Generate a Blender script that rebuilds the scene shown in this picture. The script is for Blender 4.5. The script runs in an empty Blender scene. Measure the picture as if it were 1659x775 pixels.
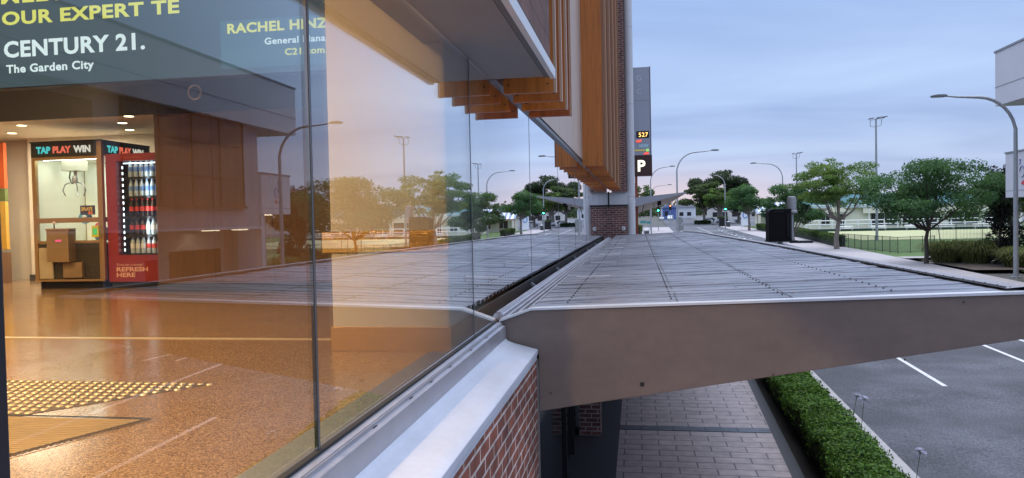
import bpy, bmesh, math, random
import numpy as np
from mathutils import Vector, Matrix
random.seed(7); rng = np.random.default_rng(7)
sc = bpy.context.scene
COL = sc.collection
S = .0095
def gz(y): return S*y
PI = math.pi

# ------------------------------------------------------------------ materials
def srgb(r, g, b):
    f = lambda c: (c/255/12.92) if c/255 <= .04045 else ((c/255+.055)/1.055)**2.4
    return (f(r), f(g), f(b), 1)
MATS = {}
def mat(name, col, rough=.6, metal=0., var=0., vscale=3., bump=0., bscale=40., stretch=(1,1,1), spec=.5, emit=None, estr=0.):
    if name in MATS: return MATS[name]
    m = bpy.data.materials.new(name); m.use_nodes = True
    nt = m.node_tree; N = nt.nodes; L = nt.links
    b = N['Principled BSDF']
    b.inputs['Base Color'].default_value = (*col[:3], 1)
    b.inputs['Roughness'].default_value = rough; b.inputs['Metallic'].default_value = metal
    b.inputs['Specular IOR Level'].default_value = spec
    if emit:
        b.inputs['Emission Color'].default_value = (*emit[:3], 1); b.inputs['Emission Strength'].default_value = estr
    if var or bump:
        tc = N.new('ShaderNodeTexCoord'); mp = N.new('ShaderNodeMapping'); mp.inputs['Scale'].default_value = stretch
        L.new(tc.outputs['Object'], mp.inputs['Vector'])
    if var:
        n = N.new('ShaderNodeTexNoise'); n.inputs['Scale'].default_value = vscale; n.inputs['Detail'].default_value = 8; n.inputs['Roughness'].default_value = .65
        L.new(mp.outputs[0], n.inputs['Vector'])
        r = N.new('ShaderNodeMapRange'); r.inputs['From Min'].default_value = .3; r.inputs['From Max'].default_value = .7
        r.inputs['To Min'].default_value = 1-var; r.inputs['To Max'].default_value = 1+var
        L.new(n.outputs[0], r.inputs['Value'])
        mx = N.new('ShaderNodeVectorMath'); mx.operation = 'SCALE'; mx.inputs[0].default_value = col[:3]
        L.new(r.outputs[0], mx.inputs['Scale']); L.new(mx.outputs[0], b.inputs['Base Color'])
        r2 = N.new('ShaderNodeMapRange'); r2.inputs['To Min'].default_value = max(0, rough-.12); r2.inputs['To Max'].default_value = min(1, rough+.12)
        L.new(n.outputs[0], r2.inputs['Value']); L.new(r2.outputs[0], b.inputs['Roughness'])
    if bump:
        n2 = N.new('ShaderNodeTexNoise'); n2.inputs['Scale'].default_value = bscale; n2.inputs['Detail'].default_value = 5
        L.new(mp.outputs[0], n2.inputs['Vector'])
        bp = N.new('ShaderNodeBump'); bp.inputs['Strength'].default_value = bump; bp.inputs['Distance'].default_value = .02
        L.new(n2.outputs[0], bp.inputs['Height']); L.new(bp.outputs[0], b.inputs['Normal'])
    MATS[name] = m
    return m
def brickmat(name, c1, c2, mortar, bw, bh, msize, axes, rough=.8, bump=.5, rot=None, offset=.5, var=.25):
    m = bpy.data.materials.new(name); m.use_nodes = True
    nt = m.node_tree; N = nt.nodes; L = nt.links; b = N['Principled BSDF']; b.inputs['Roughness'].default_value = rough
    tc = N.new('ShaderNodeTexCoord'); sx = N.new('ShaderNodeSeparateXYZ'); cb = N.new('ShaderNodeCombineXYZ')
    L.new(tc.outputs['Object'], sx.inputs[0])
    L.new(sx.outputs[axes[0]], cb.inputs[0]); L.new(sx.outputs[axes[1]], cb.inputs[1])
    t = N.new('ShaderNodeTexBrick'); t.offset = offset
    t.inputs['Scale'].default_value = 1; t.inputs['Brick Width'].default_value = bw; t.inputs['Row Height'].default_value = bh
    t.inputs['Mortar Size'].default_value = msize; t.inputs['Mortar Smooth'].default_value = .1; t.inputs['Bias'].default_value = 0
    t.inputs['Color1'].default_value = (*c1[:3],1); t.inputs['Color2'].default_value = (*c2[:3],1); t.inputs['Mortar'].default_value = (*mortar[:3],1)
    L.new(cb.outputs[0], t.inputs['Vector'])
    n = N.new('ShaderNodeTexNoise'); n.inputs['Scale'].default_value = 6; n.inputs['Detail'].default_value = 8
    L.new(tc.outputs['Object'], n.inputs['Vector'])
    r = N.new('ShaderNodeMapRange'); r.inputs['From Min'].default_value = .3; r.inputs['From Max'].default_value = .7; r.inputs['To Min'].default_value = 1-var; r.inputs['To Max'].default_value = 1+var
    L.new(n.outputs[0], r.inputs['Value'])
    v = N.new('ShaderNodeVectorMath'); v.operation = 'SCALE'; L.new(t.outputs['Color'], v.inputs[0]); L.new(r.outputs[0], v.inputs['Scale'])
    L.new(v.outputs[0], b.inputs['Base Color'])
    bp = N.new('ShaderNodeBump'); bp.inputs['Strength'].default_value = bump; bp.inputs['Distance'].default_value = .008; bp.invert = True
    ad = N.new('ShaderNodeMath'); ad.operation = 'MULTIPLY_ADD'; L.new(n.outputs[0], ad.inputs[0]); ad.inputs[1].default_value = -.25; L.new(t.outputs['Fac'], ad.inputs[2])
    L.new(ad.outputs[0], bp.inputs['Height']); L.new(bp.outputs[0], b.inputs['Normal'])
    MATS[name] = m
    return m
def emis(name, col, s):
    if name in MATS: return MATS[name]
    m = bpy.data.materials.new(name); m.use_nodes = True
    nt = m.node_tree; nt.nodes.clear()
    o = nt.nodes.new('ShaderNodeOutputMaterial'); e = nt.nodes.new('ShaderNodeEmission')
    e.inputs[0].default_value = (*col[:3], 1); e.inputs[1].default_value = s
    nt.links.new(e.outputs[0], o.inputs[0]); MATS[name] = m
    return m
def glassmat(name, r0, tint, power=5., coat=1.):
    # thin architectural pane: Schlick reflection over clear transmission
    m = bpy.data.materials.new(name); m.use_nodes = True
    nt = m.node_tree; N = nt.nodes; L = nt.links; N.clear()
    o = N.new('ShaderNodeOutputMaterial'); mix = N.new('ShaderNodeMixShader')
    tr = N.new('ShaderNodeBsdfTransparent'); tr.inputs[0].default_value = (*tint, 1)
    gl = N.new('ShaderNodeBsdfGlossy'); gl.inputs['Roughness'].default_value = 0.0; gl.inputs[0].default_value = (.97,.98,1,1)
    g = N.new('ShaderNodeNewGeometry')
    d = N.new('ShaderNodeVectorMath'); d.operation = 'DOT_PRODUCT'; L.new(g.outputs['Normal'], d.inputs[0]); L.new(g.outputs['Incoming'], d.inputs[1])
    a = N.new('ShaderNodeMath'); a.operation = 'ABSOLUTE'; L.new(d.outputs['Value'], a.inputs[0])
    s = N.new('ShaderNodeMath'); s.operation = 'SUBTRACT'; s.inputs[0].default_value = 1; L.new(a.outputs[0], s.inputs[1])
    p = N.new('ShaderNodeMath'); p.operation = 'POWER'; L.new(s.outputs[0], p.inputs[0]); p.inputs[1].default_value = power
    q = N.new('ShaderNodeMath'); q.operation = 'MULTIPLY_ADD'; L.new(p.outputs[0], q.inputs[0]); q.inputs[1].default_value = (1-r0)*coat; q.inputs[2].default_value = r0; q.use_clamp = True
    L.new(q.outputs[0], mix.inputs[0]); L.new(tr.outputs[0], mix.inputs[1]); L.new(gl.outputs[0], mix.inputs[2]); L.new(mix.outputs[0], o.inputs[0])
    MATS[name] = m
    return m
def leafmat(name, col, tr=.4):
    if name in MATS: return MATS[name]
    m = bpy.data.materials.new(name); m.use_nodes = True
    nt = m.node_tree; N = nt.nodes; L = nt.links; b = N['Principled BSDF']
    b.inputs['Base Color'].default_value = (*col, 1); b.inputs['Roughness'].default_value = .65; b.inputs['Specular IOR Level'].default_value = .3
    t = N.new('ShaderNodeBsdfTranslucent'); t.inputs[0].default_value = (col[0]*1.3, col[1]*1.3, col[2]*.8, 1)
    mx = N.new('ShaderNodeMixShader'); mx.inputs[0].default_value = tr
    L.new(b.outputs[0], mx.inputs[1]); L.new(t.outputs[0], mx.inputs[2]); L.new(mx.outputs[0], N['Material Output'].inputs[0])
    MATS[name] = m
    return m

# ------------------------------------------------------------------ mesh builder
class MB:
    def __init__(s): s.v = []; s.f = []; s.m = []; s.mats = []
    def mi(s, m):
        if m not in s.mats: s.mats.append(m)
        return s.mats.index(m)
    def add(s, vs, fs, m):
        b = len(s.v); i = s.mi(m); s.v += [tuple(v) for v in vs]
        for f in fs: s.f.append([b+k for k in f]); s.m.append(i)
        return s
    def box(s, x0, x1, y0, y1, z0, z1, m):
        vs = [(x,y,z) for z in (z0,z1) for y in (y0,y1) for x in (x0,x1)]
        return s.add(vs, [(0,2,3,1),(4,5,7,6),(0,1,5,4),(2,6,7,3),(0,4,6,2),(1,3,7,5)], m)
    def quad(s, a, b, c, d, m): return s.add([a,b,c,d], [(0,1,2,3)], m)
    def prism(s, pts, axis, a, b, m):
        # polygon pts in the plane normal to axis, extruded a..b ; axis 'x': (y,z) 'y': (x,z) 'z': (x,y)
        mk = {'x': lambda p,t: (t,p[0],p[1]), 'y': lambda p,t: (p[0],t,p[1]), 'z': lambda p,t: (p[0],p[1],t)}[axis]
        n = len(pts); vs = [mk(p,a) for p in pts]+[mk(p,b) for p in pts]
        fs = [tuple(range(n))[::-1], tuple(range(n,2*n))]+[(i,(i+1)%n,n+(i+1)%n,n+i) for i in range(n)]
        return s.add(vs, fs, m)
    def tube(s, pts, rad, m, n=8, caps=True):
        pts = [Vector(p) for p in pts]
        if not isinstance(rad, (list,tuple)): rad = [rad]*len(pts)
        vs = []; fs = []; up = Vector((0,0,1))
        u = None
        for i,p in enumerate(pts):
            d = (pts[min(i+1,len(pts)-1)]-pts[max(i-1,0)]).normalized()
            if u is None:
                u = d.orthogonal().normalized()
            else:
                u = (u-d*u.dot(d))
                u = u.normalized() if u.length > 1e-6 else d.orthogonal().normalized()
            w = d.cross(u)
            for k in range(n):
                a = 2*PI*k/n; vs.append(p+(u*math.cos(a)+w*math.sin(a))*rad[i])
        for i in range(len(pts)-1):
            for k in range(n):
                fs.append((i*n+k, i*n+(k+1)%n, (i+1)*n+(k+1)%n, (i+1)*n+k))
        if caps: fs += [tuple(range(n))[::-1], tuple(range((len(pts)-1)*n, len(pts)*n))]
        return s.add(vs, fs, m)
    def lathe(s, prof, c, m, n=16):
        vs = [(c[0]+r*math.cos(2*PI*k/n), c[1]+r*math.sin(2*PI*k/n), c[2]+z) for r,z in prof for k in range(n)]
        fs = [(i*n+k, i*n+(k+1)%n, (i+1)*n+(k+1)%n, (i+1)*n+k) for i in range(len(prof)-1) for k in range(n)]
        fs += [tuple(range(n))[::-1], tuple(range((len(prof)-1)*n, len(prof)*n))]
        return s.add(vs, fs, m)
    def ball(s, c, r, m, n=10, sc_=(1,1,1)):
        prof = []
        vs = []; fs = []
        for i in range(n+1):
            t = PI*i/n
            for k in range(n*2):
                a = PI*k/n
                vs.append((c[0]+r*sc_[0]*math.sin(t)*math.cos(a), c[1]+r*sc_[1]*math.sin(t)*math.sin(a), c[2]-r*sc_[2]*math.cos(t)))
        w = n*2
        for i in range(n):
            for k in range(w): fs.append((i*w+k, i*w+(k+1)%w, (i+1)*w+(k+1)%w, (i+1)*w+k))
        return s.add(vs, fs, m)
    def obj(s, name, parent=None, smooth=False, bevel=0.):
        me = bpy.data.meshes.new(name); me.from_pydata(s.v, [], s.f)
        for m in s.mats: me.materials.append(m)
        me.polygons.foreach_set('material_index', s.m)
        bm = bmesh.new(); bm.from_mesh(me); bmesh.ops.recalc_face_normals(bm, faces=bm.faces); bm.to_mesh(me); bm.free()
        if smooth:
            me.polygons.foreach_set('use_smooth', [True]*len(me.polygons))
        o = bpy.data.objects.new(name, me); COL.objects.link(o)
        if smooth:
            md = o.modifiers.new('edges', 'EDGE_SPLIT'); md.split_angle = math.radians(40)
        if bevel:
            md = o.modifiers.new('bevel', 'BEVEL'); md.width = bevel; md.segments = 2; md.limit_method = 'ANGLE'; md.angle_limit = math.radians(40)
        if parent:
            o.parent = parent; o.matrix_parent_inverse = parent_inv(parent)
        return o
def parent_inv(p):
    # world-space meshes under empties: undo every ancestor's placement
    m = Matrix.Identity(4); q = p
    ch = []
    while q: ch.append(q); q = q.parent
    for q in reversed(ch): m = m @ (q.matrix_parent_inverse if q.parent else Matrix.Identity(4)) @ q.matrix_basis
    return m.inverted()
def B(name, parent, *boxes, bevel=0.):
    mb = MB()
    for b in boxes: mb.box(*b)
    return mb.obj(name, parent, bevel=bevel)
def tag(o, label, cat, group=None, kind=None):
    o['label'] = label
    if kind: o['kind'] = kind
    if cat and kind != 'structure': o['category'] = cat
    if group: o['group'] = group
    return o
def thing(name, loc, label, cat, group=None):
    o = bpy.data.objects.new(name, None); COL.objects.link(o); o.location = loc; o.empty_display_size = .3
    return tag(o, label, cat, group)
def struct(o, label=None):
    o['kind'] = 'structure'
    if label: o['label'] = label
    return o
def copy_tree(o, parent=None):
    c = o.copy(); COL.objects.link(c)
    if parent: c.parent = parent; c.matrix_parent_inverse = o.matrix_parent_inverse
    for ch in list(o.children): copy_tree(ch, c)
    return c
def textmesh(name, body, m, parent, origin, xdir, zdir, width=None, cap=None, bold=.0, depth=.004, space=1.):
    cu = bpy.data.curves.new('lettering', 'FONT'); cu.body = body; cu.size = 1; cu.offset = bold; cu.extrude = .0; cu.space_character = space
    cu.resolution_u = 3
    t = bpy.data.objects.new('lettering_tmp', cu); COL.objects.link(t)
    dg = bpy.context.evaluated_depsgraph_get(); dg.update()
    me = bpy.data.meshes.new_from_object(t.evaluated_get(dg)); bpy.data.objects.remove(t); bpy.data.curves.remove(cu)
    n = len(me.vertices); co = np.empty(n*3); me.vertices.foreach_get('co', co); co = co.reshape(-1,3)
    x0,x1 = co[:,0].min(), co[:,0].max(); capu = .73
    sx = width/(x1-x0) if width else cap/capu; sz = cap/capu if cap else sx
    X = Vector(xdir).normalized(); Z = Vector(zdir).normalized(); nrm = X.cross(Z)
    o0 = Vector(origin)
    w = np.array([tuple(o0+X*((c[0]-x0)*sx)+Z*(c[1]*sz)+nrm*depth) for c in co])
    me.vertices.foreach_set('co', w.ravel()); me.update()
    me.materials.clear(); me.materials.append(m); me.name = name
    o = bpy.data.objects.new(name, me); COL.objects.link(o)
    if parent: o.parent = parent; o.matrix_parent_inverse = parent_inv(parent)
    return o

# palette
ALU = mat('aluminium_rail', (.50,.50,.54), .38, .75, var=.1, vscale=4, bump=.05, bscale=60)
BLACK = mat('black_rubber', (.012,.012,.013), .7)
COPING = mat('painted_coping', (.50,.53,.60), .36, .0, var=.06, vscale=2.5, bump=.03, bscale=3)
BRICK = brickmat('red_brick', (.22,.066,.038), (.13,.040,.028), (.44,.38,.35), .24, .086, .0085, (1,2))
BRICKF = brickmat('red_brick_face', (.17,.06,.045), (.10,.036,.03), (.30,.25,.23), .24, .086, .011, (0,2))
BRICKD = brickmat('brown_brick', (.16,.075,.06), (.11,.055,.045), (.05,.035,.03), .48, .14, .006, (1,2))
FASCIA = mat('fascia_paint', (.175,.130,.110), .5, 0, var=.10, vscale=1.6, stretch=(1,1,3), bump=.02)
WHITE = mat('white_flashing', (.62,.63,.66), .4, var=.05)
SOFFIT = mat('grey_soffit', (.22,.205,.205), .5, var=.05, vscale=1)
TIMBER = mat('timber_laminate', (.40,.125,.017), .42, var=.28, vscale=2, stretch=(14,14,.5))
FINEDGE = mat('fin_edge', (.46,.30,.20), .4, .2)
TIMS = [TIMBER, mat('timber_dark', (.25,.075,.012), .42, var=.2, vscale=2, stretch=(14,14,.5)), mat('timber_mid', (.33,.10,.016), .42, var=.2, vscale=2, stretch=(14,14,.5)), mat('timber_red', (.29,.075,.016), .42, var=.2, vscale=2, stretch=(14,14,.5))]
FEDG = [FINEDGE, mat('fin_edge_dark', (.20,.10,.05), .4, .1), mat('fin_edge_mid', (.32,.17,.08), .4, .1)]
fin_no = [0]
PANEL = mat('beige_cladding', (.46,.36,.30), .5, var=.05, vscale=1)
COLW = mat('grey_white_column', (.55,.56,.58), .5, var=.05, vscale=.7)
DARK = mat('dark_void', (.02,.018,.017), .6)
GREYST = mat('galvanised_steel', (.33,.34,.35), .5, .55, var=.12, vscale=6)
BLKM = mat('black_metal', (.012,.012,.013), .55, spec=.3)
BLKP = mat('black_plastic', (.005,.005,.006), .6, var=.2, vscale=20, spec=.12)
GLASS = glassmat('window_glass', .018, (.95,.975,.98), 4.2, 1.9)
DGLASS = mat('dark_window', (.015,.017,.02), .06, spec=.7)

# ------------------------------------------------------------------ ground and street
asph = mat('asphalt', (.088,.090,.104), .78, var=.25, vscale=.9, bump=.5, bscale=180)
def grit(m, scale, amt, big, bamt):
    nt = m.node_tree; N = nt.nodes; L = nt.links; b = N['Principled BSDF']; src = b.inputs['Base Color'].links[0].from_socket
    tc = N.new('ShaderNodeTexCoord')
    for sc_, am, lo, hi in ((scale, amt, .35, .65), (big, bamt, .42, .60)):
        n = N.new('ShaderNodeTexNoise'); n.inputs['Scale'].default_value = sc_; n.inputs['Detail'].default_value = 3; L.new(tc.outputs['Object'], n.inputs['Vector'])
        r = N.new('ShaderNodeMapRange'); r.inputs['From Min'].default_value = lo; r.inputs['From Max'].default_value = hi; r.inputs['To Min'].default_value = 1-am; r.inputs['To Max'].default_value = 1+am
        L.new(n.outputs[0], r.inputs['Value']); v = N.new('ShaderNodeVectorMath'); v.operation = 'SCALE'; L.new(src, v.inputs[0]); L.new(r.outputs[0], v.inputs['Scale']); src = v.outputs[0]
    L.new(src, b.inputs['Base Color'])
grit(asph, 26, .42, .35, .24)
grit(BRICK, 9, .22, 1.1, .2); grit(COPING, 30, .025, 1.3, .05); grit(FASCIA, 14, .03, .8, .035)
def slab(name, xs0, xs1, y0, y1, dz, m, steps=60, thick=None):
    mb = MB(); vs = []; fs = []
    for i in range(steps+1):
        y = y0+(y1-y0)*i/steps
        vs += [(xs0(y), y, gz(y)+dz), (xs1(y), y, gz(y)+dz)]
    for i in range(steps): fs.append((2*i, 2*i+1, 2*i+3, 2*i+2))
    mb.add(vs, fs, m)
    if thick:
        vs2 = []; fs2 = []
        for i in range(steps+1):
            y = y0+(y1-y0)*i/steps
            vs2 += [(xs0(y), y, gz(y)+dz), (xs0(y), y, gz(y)+dz-thick), (xs1(y), y, gz(y)+dz), (xs1(y), y, gz(y)+dz-thick)]
        for i in range(steps):
            a = 4*i; fs2 += [(a, a+4, a+5, a+1), (a+2, a+3, a+7, a+6)]
        fs2 += [(0,1,3,2), (4*steps, 4*steps+2, 4*steps+3, 4*steps+1)]
        mb.add(vs2, fs2, m)
    return mb.obj(name)
kl = lambda y: 4.14+.0165*y          # left kerb line
kr = lambda y: 15.1+.0204*y          # right kerb line
grassm = mat('lawn', (.085,.145,.034), .9, var=.35, vscale=1.2, bump=.6, bscale=60)
earth = mat('ground_soil', (.10,.095,.075), .9, var=.3, vscale=.3)
struct(slab('ground', lambda y: -260, lambda y: 420, -60, 1200, -.13, earth), 'flat ground under the street')
struct(slab('road', lambda y: kl(y)-.02, lambda y: kr(y)+.02, -50, 700, -.004, asph, 200), 'blue grey asphalt road running away from the shops')
pav = brickmat('pavers', (.44,.35,.33), (.36,.29,.27), (.09,.075,.07), .62, .31, .012, (0,1), rough=.42, bump=.35, var=.2)
struct(slab('footpath', lambda y: -.43, lambda y: 1.90+.038*min(y,30), -20, 60, .120, pav, 40, .12), 'pinkish paved footpath under the awning')
pavd = brickmat('pavers_dark', (.10,.11,.135), (.08,.09,.11), (.03,.03,.03), .62, .31, .012, (0,1), rough=.42, bump=.3)
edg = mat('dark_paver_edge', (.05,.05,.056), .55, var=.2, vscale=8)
mb = MB()
for yb in (8.9, 15.2, 21.5, 27.8):
    mb.box(-.428, 1.89+.038*yb, yb, yb+.31, gz(yb)+.10, gz(yb+.31)+.1245, pavd)
o = mb.obj('paver_band'); struct(o, 'dark grey band of pavers crossing the footpath')
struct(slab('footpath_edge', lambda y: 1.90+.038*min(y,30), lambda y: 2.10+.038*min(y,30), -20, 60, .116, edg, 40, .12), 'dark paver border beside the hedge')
struct(slab('shopfront_apron', lambda y: -1.6, lambda y: -.43, -20, 60, .117, edg, 40, .12), 'dark paving along the shopfront')
conc = mat('kerb_concrete', (.40,.38,.37), .8, var=.22, vscale=3, bump=.3, bscale=60)
soil = mat('shaded_soil', (.022,.017,.013), .95, var=.3)  # bed soil near black, the shadow beside the hedge put into its colour
struct(slab('garden_bed', lambda y: 2.10+.038*min(y,30), lambda y: kl(y)-.30, -20, 60, .06, soil, 60), 'soil bed under the hedge, darkened for its shadow')
struct(slab('kerb', lambda y: kl(y)-.30, lambda y: kl(y), -20, 184, .135, conc, 90, .16), 'pale concrete kerb beside the hedge')
cpath = mat('path_concrete', (.40,.36,.355), .8, var=.13, vscale=.6, bump=.1)
struct(slab('footpath_far_end', lambda y: -6, lambda y: kl(y)-.3, 60, 186, .12, cpath, 30, .12), 'pale footpath beyond the awning')
struct(slab('kerb_opposite', lambda y: kr(y), lambda y: kr(y)+.18, 0, 185, .135, conc, 90, .16), 'concrete kerb on the opposite side of the road')
struct(slab('footpath_opposite', lambda y: kr(y)+.18, lambda y: kr(y)+4.4+.004*max(0,y-60), 0, 185, .125, cpath, 90, .1), 'pale concrete footpath on the opposite side')
struct(slab('lawn', lambda y: 20.4+.0204*y-.9 if y>64 else 24, lambda y: 80, 50, 185, .05, grassm, 60), 'green lawn in front of the bowling club')
bowl = mat('bowling_green', (.44,.44,.22), .9, var=.12, vscale=.5)
struct(slab('bowling_green', lambda y: 27.5, lambda y: 62, 100, 134, .085, bowl, 10), 'pale yellow bowling green behind the lawn')
struct(slab('cross_street', lambda y: -120, lambda y: 160, 186, 206, .0, asph, 8), 'crossing street at the traffic lights')
struct(slab('car_park', lambda y: kr(y)+1, lambda y: 110, 206, 420, -.02, mat('car_park_asphalt',(.14,.14,.15),.85,var=.2,vscale=.2), 8), 'grey car park beyond the crossing')

paint = mat('road_paint', (.66,.66,.66), .7, var=.2, vscale=12)
mb = MB()
def stripe(xf, y0, y1, w, dz=.004, nseg=6):
    for i in range(nseg):
        a = y0+(y1-y0)*i/nseg; b = y0+(y1-y0)*(i+1)/nseg
        mb.quad((xf(a)-w/2,a,gz(a)+dz),(xf(a)+w/2,a,gz(a)+dz),(xf(b)+w/2,b,gz(b)+dz),(xf(b)-w/2,b,gz(b)+dz), paint)
l1 = lambda y: 7.05+.0155*y
l2 = lambda y: 10.30+.013*y
for k in range(-2, 14):
    stripe(l1, 20.0+k*9, 23.6+k*9+1.2, .12, nseg=2)
stripe(l2, -20, 27.4, .13)
stripe(lambda y: 10.32+.0185*y, 40, 184, .13, nseg=20)
for k in range(4, 17): stripe(lambda y: 13.5+.0195*y, 20+k*9, 23+k*9, .12, nseg=2)
# chevron head of a painted median
mb.add([(12.02,29.2,gz(29.2)+.004),(12.55,26.4,gz(26.4)+.004),(12.38,26.4,gz(26.4)+.004)], [(0,1,2)], paint)
stripe(lambda y: 12.02+.21*(29.2-y), 22, 29.2, .14)
stripe(lambda y: 12.02+.05*(29.2-y), 22, 29.2, .14)
# far stop line and crossing
for y,w in ((150,.5),(154,.35),(158,.35),(184,.5),(208,.4)):
    mb.quad((kl(y)+.3,y,gz(y)+.004),(kr(y)-.3,y,gz(y)+.004),(kr(y)-.3,y+w,gz(y+w)+.004),(kl(y)+.3,y+w,gz(y+w)+.004), paint)
for k in range(9):
    stripe(lambda y: 7.0+.016*y, 96+k*4+k*k*.25, 98+k*4+k*k*.25, .12, nseg=1)
# bus lane dashes by opposite kerb
for k in range(12): stripe(lambda y: kr(y)-2.4, 88+k*6, 90+k*6, .35, nseg=1)
struct(mb.obj('road_markings'), 'white lane lines and arrows painted on the road')

# ------------------------------------------------------------------ the shopping centre
XG = -1.12                       # outer face of the glass
ZF = 3.68                        # interior floor level
bld = thing('shopping_centre', (-1.12, 10, 0), 'shopping centre with glass shopfront, red brick sill wall and orange timber fins', 'building')
ys = [1.19, 2.50, 5.07, 7.95, 10.8, 13.7, 16.6, 19.5, 22.4, 25.3, 28.2, 29.7]
for i in range(len(ys)-1):
    zb = 3.70
    if i == 2:
        B('glass_pane', bld, (XG-.012, XG, ys[i]+.006, ys[i+1]-.006, 3.70, 5.60, GLASS))
    else:
        B('glass_pane', bld, (XG-.012, XG, ys[i]+.006, ys[i+1]-.006, zb, 5.60, GLASS))
SIL = mat('silicone_joint', (.10,.10,.105), .3, .3)
for y in ys[1:-1]:
    if abs(y-2.5) < .01: continue
    B('glass_joint', bld, (XG-.014, XG+.002, y-.006, y+.006, 3.62, 5.60, SIL))
PST = mat('post_steel', (.17,.165,.17), .3, .4)
mb = MB(); mb.box(XG-.012, XG+.001, 2.4925, 2.4945, 3.70, 5.6, BLACK); mb.box(XG-.012, XG+.0015, 2.4945, 2.508, 3.70, 5.6, PST); mb.box(XG-.012, XG+.001, 2.508, 2.511, 3.70, 5.6, BLACK)
mb.obj('window_post', bld)
B('door_jamb', bld, (XG-.06, XG+.012, 1.03, 1.175, 3.60, 5.6, mat('dark_bronze_frame', (.035,.032,.036), .4, .3)), bevel=.004)
B('glass_pane', bld, (XG-.012, XG, -3, 1.03, 3.70, 5.60, GLASS))
# sill: rubber gasket, stepped aluminium rails, coping
B('end_gap', bld, (XG+.0,XG+.07,5.872,5.884,3.50,3.675,BLACK))
B('gasket', bld, (XG-.02, XG+.012, -3, 5.86, 3.665, 3.705, BLACK))
prof = [(XG+.012,3.52),(XG+.012,3.693),(XG+.041,3.689),(XG+.041,3.683),(XG+.045,3.683),(XG+.045,3.687),(XG+.049,3.686),(XG+.051,3.671),(XG+.072,3.668),(XG+.076,3.666),(XG+.078,3.600),(XG+.078,3.52)]
MB().prism(prof, 'y', -3, 5.87, ALU).obj('sill_rail', bld)
for y in (2.9,3.4,3.75,4.15,4.7,5.2):
    B('drain_slot', bld, (XG+.0515, XG+.057, y, y+.045, 3.6695, 3.6725, BLACK))
cp = [(XG+.06,3.40),(XG+.06,3.55),(-1.043,3.566),(-1.03,3.552),(-1.01,3.541),(-.975,3.529),(-.92,3.514),(-.86,3.498),(-.796,3.483),(-.790,3.476),(-.790,3.442),(-.80,3.442),(-.80,3.40)]
MB().prism(cp, 'y', -3, 5.865, COPING).obj('coping', bld, smooth=True)
B('brick_wall', bld, (-1.12, -.805, -3, 5.885, .1, 3.40, BRICK))
B('edge_trim', bld, (-.807,-.792, 5.868, 5.895, .1, 3.40, mat('dark_trim',(.16,.14,.135),.5)))
# head rail above glass
B('head_rail', bld, (XG-.03, XG+.035, 5.9, 29.7, 5.60, 5.645, mat('head_metal', (.10,.10,.11), .35, .6)), (XG-.01, XG+.02, 5.9, 29.7, 5.645, 5.66, ALU))
# soffit box over the near glass
mb = MB(); mb.box(-1.3, -.70, -3, 5.90, 5.605, 5.63, SOFFIT); mb.box(-.695, -.652, -3, 5.90, 5.598, 5.63, mat('soffit_edge', (.11,.105,.11), .5)); mb.box(-.70,-.695,-3,5.9,5.60,5.63,BLACK)
mb.obj('soffit', bld)
B('soffit_trim', bld, (-.652, -.615, -3, 5.905, 5.585, 5.66, WHITE))
B('brick_facing', bld, (-.80, -.655, -3, 5.90, 5.68, 15.5, BRICKD), (-.80,-.66,-3,5.9,5.63,5.68,BLACK))
# upper wall behind cladding
B('upper_wall', bld, (-13.5, -1.14, -4, 29.6, 7.12, 15.5, mat('upper_render',(.4,.36,.33),.8)))
mb = MB()
pj = 0
for y in np.arange(5.95, 29.3, 1.2):
    mb.box(-1.139, -1.08, y+.006, y+1.194, 5.665, 15.5, PANEL)
mb.box(-1.14, -1.085, 5.92, 29.5, 5.66, 15.5, DARK)
mb.obj('wall_cladding', bld)
# fins
def fin(y, x1=-.63, z0=5.52, dep=.05):
    k = fin_no[0]; fin_no[0] += 1
    mb = MB(); mb.box(-1.06, x1-.022, y, y+dep, z0, 15.4, TIMS[(k*7//3) % 4] if k != 4 else TIMBER)
    mb.box(x1-.022, x1, y-.003, y+dep+.003, z0-.003, 15.4, FEDG[k % 3] if k > 3 else FINEDGE)
    f = mb.obj('fin', bld)
    B('joint_line', f, (-1.06, x1-.022, y-.0025, y, 9.3, 9.325, BLACK))
    if k < 5:
        for z in ((z0+.09, 7.4, 9.2) if k == 4 else (z0+.06,)):
            for x in (-1.02, x1-.07): B('bolt', f, (x-.006, x+.006, y-.0035, y, z, z+.012, BLACK))
    return f
for y in (6.10, 6.58, 7.08, 7.56): fin(y)
for k, y in enumerate((15.0,15.9,16.8,17.7,18.6,19.6,20.6,21.7,22.8,24.0,25.2,26.5,27.8,28.9)): fin(y)
# the far corner: pier, lintel, column
B('corner_pier', bld, (-1.90, -.42, 29.75, 31.2, .1, 4.93, BRICKF))
B('pier_cap', bld, (-1.9, -.40, 29.72, 31.2, 4.93, 4.99, BLACK))
B('lintel', bld, (-1.90, -.40, 29.74, 31.2, 4.99, 5.47, COLW), (-1.13,-1.09,29.69,29.74,4.9,5.5,BLACK))
B('corner_brick', bld, (-1.0, -.44, 29.65, 31.2, 5.47, 15.5, BRICKF))
mb = MB()
for z0,z1 in ((3.7,5.3),(5.31,8.9),(8.91,11.9),(11.91,15.5),(.1,3.69)): mb.lathe([(.165,z0),(.165,z1)], (-.27,30.2,0), COLW, 24)
mb.obj('corner_column', bld, smooth=True)
WBOX = mat('socket_white', (.7,.7,.7), .4)
B('wall_box', bld, (-.62,-.5,29.71,29.75,4.0,4.14,WBOX), (-.60,-.56,29.70,29.71,4.05,4.09,BLACK))
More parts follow.
